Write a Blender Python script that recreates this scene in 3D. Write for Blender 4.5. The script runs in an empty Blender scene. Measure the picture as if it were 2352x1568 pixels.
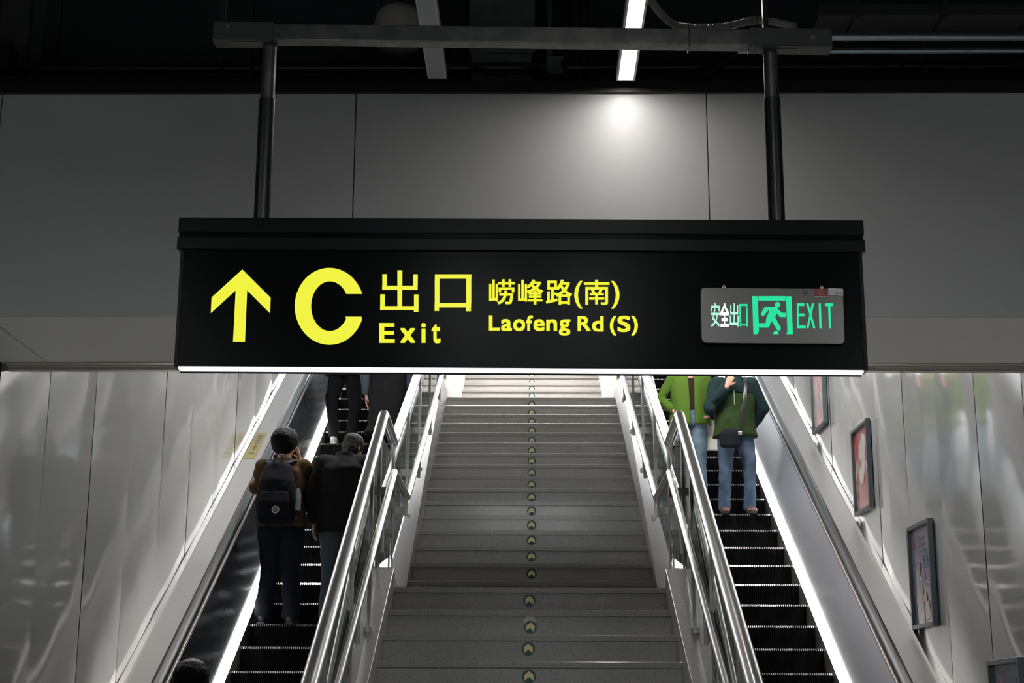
import bpy, bmesh, math, random
from mathutils import Vector, Matrix, noise
random.seed(7)
SC = bpy.context.scene
COL = SC.collection
PI = math.pi

# ------------------------------------------------------------------ camera
F_PX, PITCH, YAW, ROLL = 3500.0, 0.24485, 0.01345, 0.00424
EYE = Vector((0, 0, 1.6))
_cy, _sy, _cp, _sp = math.cos(YAW), math.sin(YAW), math.cos(PITCH), math.sin(PITCH)
FWD = Vector((-_sy*_cp, _cy*_cp, _sp))
_R = Vector((_cy, _sy, 0)); _U = _R.cross(FWD)
RGT = _R*math.cos(ROLL)+_U*math.sin(ROLL)
UPV = _U*math.cos(ROLL)-_R*math.sin(ROLL)
cam_data = bpy.data.cameras.new('camera')
cam_data.sensor_width = 36.0
cam_data.lens = 36.0*F_PX/2352.0
cam_data.clip_start = 0.05; cam_data.clip_end = 200
cam = bpy.data.objects.new('camera', cam_data); COL.objects.link(cam)
M = Matrix.Identity(4)
for i in range(3):
    M[i][0] = RGT[i]; M[i][1] = UPV[i]; M[i][2] = -FWD[i]; M[i][3] = EYE[i]
cam.matrix_world = M
SC.camera = cam

def ray(x, y): return FWD+RGT*((x-1176)/F_PX)-UPV*((y-784)/F_PX)
def at_y(x, y, Y):
    """the point of the survey photograph's sight line at depth Y"""
    r = ray(x, y); return EYE+r*(Y/r.y)
def at_x(x, y, X):
    r = ray(x, y); return EYE+r*(X/r.x)

# ------------------------------------------------------------------ materials
MATS = {}
def mat(name, col=(.5, .5, .5), rough=.5, metal=0., spec=.5, coat=0., bump=None, bumpdist=.01, var=None, emit=None, es=1., aniso=0.):
    m = bpy.data.materials.new(name); m.use_nodes = True
    nt = m.node_tree; b = nt.nodes['Principled BSDF']
    b.inputs['Base Color'].default_value = (*col, 1)
    b.inputs['Roughness'].default_value = rough
    b.inputs['Metallic'].default_value = metal
    b.inputs['Specular IOR Level'].default_value = spec
    b.inputs['Coat Weight'].default_value = coat
    b.inputs['Coat Roughness'].default_value = .08
    tc = None
    if bump or var:
        tc = nt.nodes.new('ShaderNodeTexCoord')
    if var:   # (scale, colour b, contrast lo, hi)
        nz = nt.nodes.new('ShaderNodeTexNoise'); nz.inputs['Scale'].default_value = var[0]; nz.inputs['Detail'].default_value = 3
        nt.links.new(tc.outputs['Object'], nz.inputs['Vector'])
        rp = nt.nodes.new('ShaderNodeValToRGB')
        rp.color_ramp.elements[0].position = var[2]; rp.color_ramp.elements[1].position = var[3]
        rp.color_ramp.elements[0].color = (*col, 1); rp.color_ramp.elements[1].color = (*var[1], 1)
        nt.links.new(nz.outputs['Fac'], rp.inputs['Fac']); nt.links.new(rp.outputs['Color'], b.inputs['Base Color'])
    if bump:  # (scale xyz or float, strength)
        mp = nt.nodes.new('ShaderNodeMapping')
        s = bump[0] if isinstance(bump[0], tuple) else (bump[0],)*3
        mp.inputs['Scale'].default_value = s
        nb = nt.nodes.new('ShaderNodeTexNoise'); nb.inputs['Scale'].default_value = 1.; nb.inputs['Detail'].default_value = 2
        bp = nt.nodes.new('ShaderNodeBump'); bp.inputs['Strength'].default_value = bump[1]; bp.inputs['Distance'].default_value = bumpdist
        nt.links.new(tc.outputs['Object'], mp.inputs['Vector']); nt.links.new(mp.outputs['Vector'], nb.inputs['Vector'])
        nt.links.new(nb.outputs['Fac'], bp.inputs['Height']); nt.links.new(bp.outputs['Normal'], b.inputs['Normal'])
    if emit:
        b.inputs['Emission Color'].default_value = (*emit, 1); b.inputs['Emission Strength'].default_value = es
    MATS[name] = m
    return m

def glass_mat():
    m = bpy.data.materials.new('balustrade_glass'); m.use_nodes = True
    nt = m.node_tree; nt.nodes.clear()
    o = nt.nodes.new('ShaderNodeOutputMaterial'); mx = nt.nodes.new('ShaderNodeMixShader')
    t = nt.nodes.new('ShaderNodeBsdfTransparent'); t.inputs['Color'].default_value = (.80, .88, .87, 1)
    g = nt.nodes.new('ShaderNodeBsdfGlossy'); g.inputs['Roughness'].default_value = .02; g.inputs['Color'].default_value = (.9, .95, .95, 1)
    f = nt.nodes.new('ShaderNodeFresnel'); f.inputs['IOR'].default_value = 1.5
    nt.links.new(f.outputs[0], mx.inputs[0]); nt.links.new(t.outputs[0], mx.inputs[1]); nt.links.new(g.outputs[0], mx.inputs[2])
    nt.links.new(mx.outputs[0], o.inputs[0]); return m

G = glass_mat()
STEEL = mat('brushed_stainless', (.70, .68, .66), .22, 1., bump=((60, 2, 60), .05))
STEEL2 = mat('satin_stainless', (.60, .56, .52), .32, 1.)
PANELSTEEL_R = mat('balustrade_steel_glare', (.80, .81, .84), .38, 1., bump=((1.2, .8, 1.2), .25), bumpdist=.02)  # right side: same steel, bright reflected haze put into the base colour
PANELSTEEL = mat('balustrade_steel_dim', (.26, .30, .34), .2, 1., bump=((1.2, .8, 1.2), .25), bumpdist=.02)  # left side: same steel, dark reflections put into the base colour
CLAD = mat('stringer_steel', (.50, .49, .50), .25, 1., bump=((3, 1, 3), .2), bumpdist=.01)
WALLP = mat('enamel_wall_panel', (.58, .585, .575), .085, .55, bump=((.9, .55, .3), .9), bumpdist=.04)
JOINT = mat('panel_joint', (.08, .08, .08), .8)
FASCIA = mat('fascia_panel', (.52, .53, .53), .45, .0)
SOFF = mat('soffit_panel', (.76, .75, .72), .55)
DARK = mat('dark_painted_concrete', (.035, .04, .045), .8, var=(1.5, (.06, .068, .075), .4, .7))
BLACK = mat('black_trim', (.008, .008, .008), .5)
SIGNB = mat('black_sign_metal', (.0025, .003, .0033), .3, spec=.12)
SIGNF = mat('black_sign_face', (.002, .0025, .0028), .22, spec=.05)
GRAN = mat('grey_granite', (.26, .255, .245), .22, spec=.5, var=(240, (.52, .50, .48), .35, .68))
SLAB = mat('granite_tread_slab', (.21, .206, .196), .2, spec=.5, var=(240, (.43, .415, .395), .35, .68))
GRANR = mat('granite_riser', (.275, .262, .248), .17, spec=.5, var=(240, (.50, .485, .46), .35, .68))
TREADM = mat('escalator_step_metal', (.42, .42, .43), .25, 1.)
RISERM = mat('escalator_riser_metal', (.003, .0032, .0036), .5, .0, spec=.04)
RUBBER = mat('black_rubber_handrail', (.008, .011, .013), .36, spec=.18)
GALV = mat('galvanised_steel', (.12, .125, .12), .38, .85, var=(14, (.20, .20, .19), .4, .7), bump=(25, .1))
DUCTM = mat('galvanised_duct', (.16, .18, .17), .5, .6, var=(9, (.22, .24, .23), .4, .7))
BLACKPL = mat('black_plastic', (.012, .012, .012), .35)
WHITEPL = mat('pale_grille', (.45, .42, .38), .6)
LAMPH = mat('lamp_housing', (.55, .53, .50), .4)
LAMPMID = mat('lamp_diffuser_mid', (1, 1, 1), .5, emit=(1, .96, .93), es=30)
LAMPNEAR = mat('lamp_diffuser_near', (1, 1, 1), .5, emit=(1, .94, .90), es=36)
LAMPOFF = mat('lamp_diffuser_off', (.42, .45, .47), .5)
LAMPON = mat('lamp_diffuser_lit', (1, 1, 1), .5, emit=(.93, .985, 1), es=155)
SKIRTGLOW = mat('skirt_glow_lit', (1, 1, 1), .5, emit=(1, .985, .97), es=5.0)  # emission in place of the skirt's grazing steel reflection
SIGNLED = mat('sign_edge_light', (1, 1, 1), .5, emit=(.93, .94, 1), es=1.6)
YEL = mat('yellow_sign_letters', (.02, .02, .01), .4, emit=(.86, .87, .035), es=1.0)
GRN = mat('green_exit_letters', (.01, .05, .03), .4, emit=(.0, .74, .32), es=1.)
GRNW = mat('pale_exit_letters', (.01, .05, .03), .4, emit=(.45, .92, .68), es=1.)
EXWHITE = mat('white_exit_letter', (.01, .05, .03), .4, emit=(.95, 1, .97), es=1.1)
EXITCASE = mat('exit_case_steel', (.13, .125, .12), .28, .9, bump=((8, 8, 8), .12))
HALLCEIL = mat('hall_ceiling', (.14, .14, .145), .7)
FLOORM = mat('station_floor', (.50, .49, .47), .25, var=(60, (.62, .61, .59), .4, .6))

# ------------------------------------------------------------------ mesh builder
class MB:
    def __init__(s): s.v = []; s.f = []
    def add(s, vs, fs):
        n = len(s.v); s.v += [Vector(v) for v in vs]; s.f += [tuple(i+n for i in f) for f in fs]; return s
    def box(s, x0, x1, y0, y1, z0, z1):
        return s.add([(x0, y0, z0), (x1, y0, z0), (x1, y1, z0), (x0, y1, z0), (x0, y0, z1), (x1, y0, z1), (x1, y1, z1), (x0, y1, z1)],
                     [(3, 2, 1, 0), (4, 5, 6, 7), (0, 1, 5, 4), (1, 2, 6, 5), (2, 3, 7, 6), (3, 0, 4, 7)])
    def hexa(s, a, b):
        """two matching quads/polygons a and b joined into a solid"""
        n = len(a)
        return s.add(list(a)+list(b), [tuple(range(n))[::-1], tuple(range(n, 2*n))]+[(i, (i+1) % n, n+(i+1) % n, n+i) for i in range(n)])
    def prism(s, poly, axis, a, b):
        """poly in the two other axes, extruded from a to b along axis"""
        def P(p, t):
            return {'x': (t, p[0], p[1]), 'y': (p[0], t, p[1]), 'z': (p[0], p[1], t)}[axis]
        return s.hexa([P(p, a) for p in poly], [P(p, b) for p in poly])
    def loft(s, pts, rad, n=14, side=(1, 0, 0), cap=True):
        pts = [Vector(p) for p in pts]; side = Vector(side); rings = []; base = len(s.v)
        for i, p in enumerate(pts):
            t = (pts[min(i+1, len(pts)-1)]-pts[max(i-1, 0)]).normalized()
            a = side-t*side.dot(t)
            if a.length < 1e-4: a = Vector((0, 1, 0))-t*t.y
            a.normalize(); b = t.cross(a)
            r = rad[i] if isinstance(rad, (list, tuple)) and not isinstance(rad[0], (int, float)) else (rad[i] if isinstance(rad, list) else rad)
            ra, rb = (r if isinstance(r, (tuple, list)) else (r, r))
            for k in range(n):
                an = 2*PI*k/n
                s.v.append(p+a*(ra*math.cos(an))+b*(rb*math.sin(an)))
        for i in range(len(pts)-1):
            for k in range(n):
                k2 = (k+1) % n
                s.f.append((base+i*n+k, base+i*n+k2, base+(i+1)*n+k2, base+(i+1)*n+k))
        if cap:
            s.f.append(tuple(base+k for k in range(n))[::-1]); s.f.append(tuple(base+(len(pts)-1)*n+k for k in range(n)))
        return s
    def ball(s, c, r, n=12, m=8):
        c = Vector(c); r = r if isinstance(r, (tuple, list)) else (r, r, r)
        pts = []; 
        base = len(s.v)
        for i in range(1, m):
            th = PI*i/m
            for k in range(n):
                ph = 2*PI*k/n
                s.v.append(c+Vector((r[0]*math.sin(th)*math.cos(ph), r[1]*math.sin(th)*math.sin(ph), r[2]*math.cos(th))))
        top = len(s.v); s.v.append(c+Vector((0, 0, r[2]))); s.v.append(c-Vector((0, 0, r[2])))
        for i in range(m-2):
            for k in range(n):
                k2 = (k+1) % n
                s.f.append((base+i*n+k, base+(i+1)*n+k, base+(i+1)*n+k2, base+i*n+k2))
        for k in range(n):
            k2 = (k+1) % n
            s.f.append((top, base+k, base+k2)); s.f.append((top+1, base+(m-2)*n+k2, base+(m-2)*n+k))
        return s
    def mesh(s, name):
        m = bpy.data.meshes.new(name); m.from_pydata([tuple(v) for v in s.v], [], s.f); m.update()
        bm = bmesh.new(); bm.from_mesh(m); bmesh.ops.recalc_face_normals(bm, faces=bm.faces); bm.to_mesh(m); bm.free()
        return m

def link(name, me, m, parent=None, smooth=False, bevel=0, seg=2, loc=None):
    o = bpy.data.objects.new(name, me); COL.objects.link(o)
    if m is not None:
        if not me.materials: me.materials.append(m)
    if parent is not None: o.parent = parent
    if smooth is True:
        me.polygons.foreach_set('use_smooth', [True]*len(me.polygons))
    elif smooth:
        me.polygons.foreach_set('use_smooth', [True]*len(me.polygons))
        me.set_sharp_from_angle(angle=math.radians(smooth))
    if bevel:
        b = o.modifiers.new('bevel', 'BEVEL'); b.width = bevel; b.segments = seg; b.limit_method = 'ANGLE'; b.angle_limit = .6
    if loc is not None: o.location = loc
    return o
def part(name, mb, m, parent, smooth=False, bevel=0, **k): return link(name, mb.mesh(name), m, parent, smooth, bevel, **k)
def thing(name, label, cat, loc=(0, 0, 0), group=None):
    o = bpy.data.objects.new(name, None); COL.objects.link(o); o.empty_display_size = .1
    o.location = loc; o['label'] = label; o['category'] = cat
    if group: o['group'] = group
    return o
def tag(o, label, cat, group=None):
    o['label'] = label; o['category'] = cat
    if group: o['group'] = group
    return o
def struct(name, mb, m, smooth=False, bevel=0):
    o = part(name, mb, m, None, smooth, bevel); o['kind'] = 'structure'
    return o
def child_of(o, root):
    """parent while keeping world coordinates (root is unrotated)"""
    o.parent = root; o.location = o.location-root.location; return o
def fam(root, name, mb, m, smooth=False, bevel=0, up=None, **k):
    """a part given in world coordinates under the thing root"""
    L = root.matrix_basis.translation
    for v in mb.v: v -= L
    o = part(name, mb, m, up or root, smooth, bevel, **k)
    return o

# ------------------------------------------------------------------ survey numbers
FLOOR = -.082
LAND1 = (8.183, 2.298); N2 = (9.374, 2.438); RUN, RISE = .30, .13984
LAND2 = (N2[0]+15*RUN, N2[1]+15*RISE)          # 13.874, 4.536
N3 = (LAND2[0]+1.0, LAND2[1]+RISE)
NS3 = 17
TOP = (N3[0]+NS3*RUN, N3[1]+NS3*RISE)
SL = RISE/RUN
ZTOP = TOP[1]
WX = 3.15
ES = .57735
EY0, EZ0 = 15.924, 3.726
ERUN, ERISE = .372, .21478
def ez(Y): return EZ0+ES*(Y-EY0)
EY_TOP = EY0+(ZTOP-EZ0)/ES
EY_BOT = EY0+(FLOOR-EZ0)/ES
def noseline(Y):
    if Y < LAND1[0]: return LAND1[1]+SL*(Y-LAND1[0])
    if Y < N2[0]-RUN: return LAND1[1]
    if Y < LAND2[0]: return N2[1]+SL*(Y-N2[0])
    if Y < N3[0]-RUN: return LAND2[1]
    return min(N3[1]+SL*(Y-N3[0]), ZTOP)

# ------------------------------------------------------------------ the setting
struct('floor', MB().box(-8, 8, -12, 30, FLOOR-.1, FLOOR), FLOORM)
struct('ceiling', MB().box(-8, 8, -12, 9.4, 6.25, 6.4), DARK)
struct('wall_back', MB().box(-8, 8, -12.2, -12, FLOOR, 6.4), DARK)
struct('wall_header', MB().box(-8, 8, 9.0, 9.3, 4.62, 6.25), DARK)
struct('wall_concourse_left', MB().box(-8.2, -8, -12, 9.0, FLOOR, 6.4), DARK)
struct('wall_concourse_right', MB().box(8, 8.2, -12, 9.0, FLOOR, 6.4), DARK)
# concourse walls either side of the escalator opening
for sx, nm in ((-1, 'wall_opening_left'), (1, 'wall_opening_right')):
    struct(nm, MB().box(*sorted((sx*(WX+.03), sx*8)), 8.78, 8.98, FLOOR, 4.6), FASCIA)
# front fascia: metal panels with dark joints, turned very slightly
YF = 7.66
fa = MB()
jx = [-8, -6.66, -4.77, -2.873, -.951, .939, 2.83, 4.72, 6.61, 8]
for a, b in zip(jx[:-1], jx[1:]):
    fa.box(a+.003, b-.003, YF, YF+.03, 3.65, 4.892)
fas = struct('wall_front', fa, FASCIA, bevel=.002)
fas.rotation_euler = (0, 0, 0.0)
struct('trim_1', MB().box(-8, 8, YF-.03, YF+.25, 4.892, 4.955), BLACK)
struct('trim_2', MB().box(-8, 8, YF+.012, YF+.04, 3.66, 4.89), JOINT)
sf = MB()
for a, b in zip([-8, -6.7, -4.78, -2.86, 2.865, 4.78, 6.7], [-6.7, -4.78, -2.86, 2.865, 4.78, 6.7, 8]):
    sf.box(a+.003, b-.003, YF+.0305, 8.714, 3.65, 3.67)
struct('trim_3', sf, SOFF)
struct('trim_4', MB().box(-8, 8, YF+.02, 8.78, 3.671, 3.69), JOINT)
struct('wall_soffit_back', MB().box(-8, 8, 8.86, 9.0, 3.66, 4.66), FASCIA)
# aluminium edge track on the soffit's rear edge
tk = MB()
tk.prism([(8.715, 3.672), (8.715, 3.644), (8.745, 3.644), (8.76, 3.652), (8.80, 3.652), (8.80, 3.646), (8.83, 3.644), (8.83, 3.630), (8.885, 3.630), (8.90, 3.640), (8.90, 3.672)], 'x', -WX+.02, WX-.02)
struct('trim_5', tk, STEEL2)
# the escalator hall: two panelled side walls, sloped ceiling, top floor and end wall
def side_wall(sx, name):
    mb = MB(); joint = MB()
    w = 1.037; y = 8.76 if sx > 0 else 8.72
    start = {1: [8.78], -1: [8.78]}[sx]
    ys = [8.78]
    first = 9.70 if sx < 0 else 9.62
    q = first
    while q < 30: ys.append(q); q += w
    ys.append(30)
    nz = 20
    for i, (a, b) in enumerate(zip(ys[:-1], ys[1:])):
        a += .004; b -= .004
        ny = 10
        amp = .004+.006*random.random(); ph = random.uniform(-.25, .25)
        base = len(mb.v)
        for k in range(ny+1):
            t = k/ny
            off = amp*math.sin(PI*min(max(t+ph*t*(1-t), 0), 1))*1.0
            for j in range(nz+1):
                z = FLOOR+(13.6-FLOOR)*j/nz
                mb.v.append(Vector((sx*(WX-off-.002*math.sin(1.1*z+i*2.1)), a+(b-a)*t, z)))
        for k in range(ny):
            for j in range(nz):
                c = base+k*(nz+1)+j
                mb.f.append((c, c+1, c+nz+2, c+nz+1))
        # folded panel edges
    o = struct(name, mb, WALLP, smooth=True)
    return o
side_wall(-1, 'wall_left'); side_wall(1, 'wall_right')
struct('wall_left_backing', MB().box(-WX-.2, -WX-.012, 8.78, 30, FLOOR, 14), JOINT)
struct('wall_right_backing', MB().box(WX+.012, WX+.2, 8.78, 30, FLOOR, 14), JOINT)
ce = MB()
def cz(Y): return 4.66+.5*(Y-9.0)
ce.prism([(8.98, 4.62), (8.98, 4.80), (30, cz(30)+.2), (30, cz(30))], 'x', -WX-.1, WX+.1)
struct('ceiling_slope', ce, HALLCEIL)
tf = MB().box(-1.3, 1.3, TOP[0], 30, ZTOP-.3, ZTOP).box(-WX, -1.3, EY_TOP+.25, 30, ZTOP-.3, ZTOP).box(1.3, WX, EY_TOP+.25, 30, ZTOP-.3, ZTOP)
struct('floor_upper', tf, FLOORM)
# end wall of the upper level with a wide bright daylight window
YE = 27.5
ew = MB().box(-WX, WX, YE, YE+.2, ZTOP, 7.10).box(-WX, WX, YE, YE+.2, 12.2, cz(YE)).box(-WX, -2.95, YE, YE+.2, 7.10, 12.2).box(2.95, WX, YE, YE+.2, 7.10, 12.2)
struct('wall_upper_end', ew, FASCIA)
DAY = mat('daylight_glazing', (1, 1, 1), .5, emit=(.96, .98, 1), es=45)
struct('window_1', MB().box(-2.95, 2.95, YE+.08, YE+.1, 7.10, 12.2), DAY)
wf = MB()
for x in (-2.95, -.99, .99, 2.89): wf.box(x, x+.06, YE+.02, YE+.07, 7.10, 12.2)
struct('window_2', wf, BLACKPL)

# ------------------------------------------------------------------ linear lamps
def linear_lamp(label, x, y0, y1, z, on, group=None, ztop=6.25, matl=None, w=.078, slope=0., name='linear_lamp'):
    t = thing(name, label, 'lamp', (x, (y0+y1)/2, z), group)
    L = (y1-y0)/2; h = w/2
    fr = MB()
    fr.box(-h-.008, -h+.004, -L, L, 0, .055).box(h-.004, h+.008, -L, L, 0, .055).box(-h, h, -L, -L+.008, 0, .055).box(-h, h, L-.008, L, 0, .055).box(-h, h, -L, L, .045, .055)
    part('housing', fr, LAMPH, t)
    part('diffuser', MB().box(-h+.004, h-.004, -L+.008, L-.008, .004, .012), (matl or LAMPON) if on else LAMPOFF, t)
    for s in (-.7, .7):
        part('suspension_rod', MB().loft([(0, s*L, .055), (0, s*L, ztop-z+slope*s*L*0)], .003, 6), BLACKPL, t)
    if slope: t.rotation_euler = (math.atan(slope), 0, 0)
    return t
linear_lamp('lit white linear lamp above the right half of the direction sign', .498, 6.35, 7.55, 4.918, True, w=.084, matl=LAMPNEAR)
linear_lamp('switched-off grey linear lamp between the dome and the grey duct', -.502, 6.28, 7.48, 4.90, False, w=.083)
for yy in (2.9, 0., -3., -6.):
    LM = LAMPON if yy < 2 else LAMPMID
    linear_lamp('added linear fill lamp in an outer concourse row behind the camera', .467, yy-.6, yy+.6, 4.70, True, 'concourse lamps behind the camera', matl=LM)
    linear_lamp('added linear fill lamp in an outer concourse row behind the camera', -.467, yy-.6, yy+.6, 4.70, yy < 2, 'concourse lamps behind the camera')
    for xx in (-3.2, 3.2): linear_lamp('added linear fill lamp in an outer concourse row behind the camera', xx, yy-.6, yy+.6, 4.70, True, 'concourse lamps behind the camera', matl=LM)  # outer rows are unseen lamps, added as fill light
LOWLAMP = mat('hall_lamp_low', (1, 1, 1), .5, emit=(1, .96, .93), es=2.5)
HALLLAMP = mat('hall_lamp_lit', (1, 1, 1), .5, emit=(1, .96, .93), es=16)
for k, yy in enumerate((10.2, 12.2, 15.1, 17.2, 19.3, 21.4, 23.6)):
    for x in ((-2.85, 2.85) if k < 2 else (-2.0, 2.0)):
        t = linear_lamp('lit lamp under the sloped ceiling of the escalator hall', x, yy-.6, yy+.6, cz(yy)-.32, True, 'lamps under the sloped hall ceiling', ztop=cz(yy)-.02, matl=LOWLAMP if k < 2 else HALLLAMP, slope=.5, name='hall_lamp')
# strong transverse lamp over the second landing
t = thing('transverse_lamp', 'long bright lamp across the ceiling above the upper landing', 'lamp', (0, 14.15, cz(14.15)-.25))
XL = mat('transverse_lamp_lit', (1, 1, 1), .5, emit=(1, .95, .91), es=165)
part('housing', MB().box(-2.9, 2.9, -.09, .09, 0, .08), LAMPH, t)
part('diffuser', MB().box(-2.85, 2.85, -.07, .07, -.012, -.001), XL, t)
part('suspension_rod', MB().loft([(-1.1, 0, .08), (-1.1, 0, .25)], .004, 6), BLACKPL, t)
part('suspension_rod', MB().loft([(1.1, 0, .08), (1.1, 0, .25)], .004, 6), BLACKPL, t)

# ------------------------------------------------------------------ staircase
def Xin(s, Y):
    """inner face of curb or stringer"""
    if Y < LAND1[0]+.02:
        d = LAND1[0]-Y
        return (-.734+.020*min(d, 3)) if s < 0 else (.712-.012*min(d, 3))
    if Y < LAND2[0]+.3:
        d = Y-N2[0]
        return (-.750-.008*d) if s < 0 else (.749+.004*d)
    return s*.722
stair = thing('staircase', 'grey granite staircase of three flights between the two escalators', 'stairs', (0, 8.18, FLOOR))
def step_mesh(name, hw, rise, depth, mb_only=False):
    a = MB()
    # tread slab with a nosing, riser block under it (local origin: nosing edge, tread level)
    a.prism([(0, -.030), (0, -.006), (.006, 0), (depth, 0), (depth, -.030)], 'x', -hw, hw)
    b = MB(); b.prism([(.012, -rise), (.012, -.030), (depth, -.030), (depth, -rise)], 'x', -hw, hw)
    return a, b
def add_step(Y, z, hw, depth, rise=RISE, nm='step'):
    a, b = step_mesh('step', hw, rise, depth)
    off = Vector((0, Y, z))-stair.location
    o = part(nm, a, SLAB, stair, loc=off)
    r = part('riser', b, GRANR, o)
    return o
n1 = 17
step0 = None
def rep_steps(first, n, dy, dz):
    for k in range(1, n):
        o = first.copy(); COL.objects.link(o); o.parent = stair; o.location = first.location+Vector((0, dy*k, dz*k))
        for ch in first.children:
            c = ch.copy(); COL.objects.link(c); c.parent = o
o = add_step(LAND1[0]-RUN, LAND1[1]-RISE, .80, RUN+.012)
rep_steps(o, n1-1, -RUN, -RISE)
add_step(LAND1[0], LAND1[1], .80, N2[0]-LAND1[0]+.012, nm='landing')
o = add_step(N2[0], N2[1], .80, RUN+.012); rep_steps(o, 15, RUN, RISE)
add_step(LAND2[0], LAND2[1], .86, 1.012, nm='landing')
o = add_step(N3[0], N3[1], .80, RUN+.012); rep_steps(o, NS3, RUN, RISE)
# solid mass under the flights
ms = MB()
ms.prism([(3.35, FLOOR), (LAND1[0]+.05, LAND1[1]-.2), (N2[0], LAND1[1]-.2), (LAND2[0]+.05, LAND2[1]-.2), (N3[0], LAND2[1]-.2), (TOP[0], ZTOP-.2), (TOP[0], FLOOR)], 'x', -.79, .79)
fam(stair, 'stair_base', ms, GRANR)
# lower granite curbs and side walls, steel clad stringers, upper curbs
for s in (-1, 1):
    y0 = 3.6; y1 = LAND1[0]+.01
    def ring(Y, hin, hout, xi=None, low=None, xo=.90):
        X = xi if xi is not None else Xin(s, Y)
        n = noseline(Y); lo = FLOOR if low is None else low
        return [(X, Y, lo), (X, Y, n+hin), (s*xo, Y, n+hout), (s*xo, Y, lo)]
    cb = MB(); cb.hexa([(x, y, z) for x, y, z in ring(y0, .10, .10)], ring(y1-.012, .10, .10))
    fam(stair, 'curb', cb, GRAN, bevel=.004)
    ed = MB(); ed.box(*sorted((s*.80, s*.90)), y1-.01, 9.0, FLOOR, LAND1[1]-.002)
    fam(stair, 'landing_edge', ed, GRAN)
    # stringer of the middle flight: inner edge low, outer edge high, cut square at its foot
    def sring(Y, Yz):
        n = N2[1]+SL*(Yz-N2[0]); X = Xin(s, Y)
        return [(X, Y, max(n-.20, LAND1[1]-.25)), (X, Y, max(n+.035, LAND1[1]+.004)), (s*.832, Y, n+.215), (s*.90, Y, n+.215), (s*.90, Y, FLOOR), (s*.80, Y, FLOOR)]
    sb = MB(); sb.hexa(sring(9.005, 9.005), sring(9.12, 9.12)); 
    sb2 = MB(); sb2.hexa(sring(9.005, 9.005), sring(LAND2[0]+.02, LAND2[0]+.02))
    fam(stair, 'stringer_cladding', sb2, CLAD, bevel=.004)
    ub = MB()
    ub.hexa([(s*.722, LAND2[0]+.75, LAND2[1]), (s*.722, LAND2[0]+.75, LAND2[1]+.42), (s*.86, LAND2[0]+.75, LAND2[1]+.42), (s*.86, LAND2[0]+.75, LAND2[1])],
            [(s*.722, TOP[0], ZTOP-.3), (s*.722, TOP[0], ZTOP+.25), (s*.86, TOP[0], ZTOP+.25), (s*.86, TOP[0], ZTOP-.3)])
    fam(stair, 'curb', ub, mat('pale_upper_curb_%d' % (s+1), (.8, .79, .78), .3) if s < 0 else MATS['pale_upper_curb_0'], bevel=.004)
    sw = MB(); sw.hexa([(s*.86, LAND2[0]-.02, FLOOR), (s*.86, LAND2[0]-.02, LAND2[1]+.0), (s*.90, LAND2[0]-.02, LAND2[1]), (s*.90, LAND2[0]-.02, FLOOR)],
                       [(s*.86, TOP[0], FLOOR), (s*.86, TOP[0], ZTOP-.3), (s*.90, TOP[0], ZTOP-.3), (s*.90, TOP[0], FLOOR)])
    fam(stair, 'side_wall', sw, CLAD)

# round arrow stickers, one on each riser
def disc(n, r, cx=0, cz=0): return [(cx+r*math.cos(2*PI*k/n), cz+r*math.sin(2*PI*k/n)) for k in range(n)]
STG = mat('sticker_green', (.008, .085, .065), .35)
STC = mat('sticker_cream', (.88, .78, .38), .45)
STR = mat('sticker_rim', (.30, .32, .29), .5)
def flat(poly, y, th=.0008): return MB().prism(poly, 'y', y, y-th)
arrow = [(0, .0255), (.0215, .008), (.0215, -.020), (0, -.003), (-.0215, -.020), (-.0215, .008)]
ords = ['first', 'second', 'third', 'fourth', 'fifth', 'sixth', 'seventh', 'eighth', 'ninth', 'tenth', 'eleventh', 'twelfth', 'thirteenth', 'fourteenth', 'fifteenth', 'sixteenth']
proto = thing('arrow_sticker', '', 'sticker', (0, 0, 0), 'round arrow stickers up the middle of the stairs')
proto_parts = [part('disc', flat(disc(36, .0325), -.0002), STG, proto), part('arrow_symbol', flat(arrow, -.0011), STC, proto), part('rim', flat(disc(36, .0345), 0, .0003), STR, proto)]
first = [True]
def sticker(x, Y, z, label, rot=0):
    if first[0]: o = proto; first[0] = False
    else:
        o = proto.copy(); COL.objects.link(o)
        for c in proto_parts:
            d = c.copy(); COL.objects.link(d); d.parent = o
    o.location = (x, Y+.0113, z); o.rotation_euler = (0, rot, 0); o['label'] = label
for k in range(0, 4):
    sticker([-.012, -.006, -.016, -.012][k], LAND1[0]-k*RUN, LAND1[1]-(k+1)*RISE+[.070, .052, .070, .070][k],
            ['round green arrow sticker on the first riser below the landing, beside the faded marks', 'tilted green arrow sticker with a pale ghost disc above it, second riser below the landing',
             'round green arrow sticker on the third riser below the landing', 'lowest round green arrow sticker, cut by the bottom of the picture'][k], [0, .18, 0, 0][k])
gh = tag(part('sticker_residue', flat(disc(30, .030), -.0001, .0004), mat('residue_pale', (.66, .58, .53), .6), None, loc=(-.010, LAND1[0]-RUN+.0117, LAND1[1]-2*RISE+.082)), 'pale round residue of an old sticker behind the tilted arrow sticker', 'residue')
for k in range(1, 16):
    sticker(-.001, N2[0]+k*RUN, N2[1]+(k-1)*RISE+.072, 'round green arrow sticker on the %s riser above the first landing' % ords[k])
for k in range(2, 7):
    sticker(.0, N3[0]+k*RUN, N3[1]+(k-1)*RISE+.072, 'green arrow sticker on the %s bright riser of the top flight' % ords[k-2])

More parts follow.
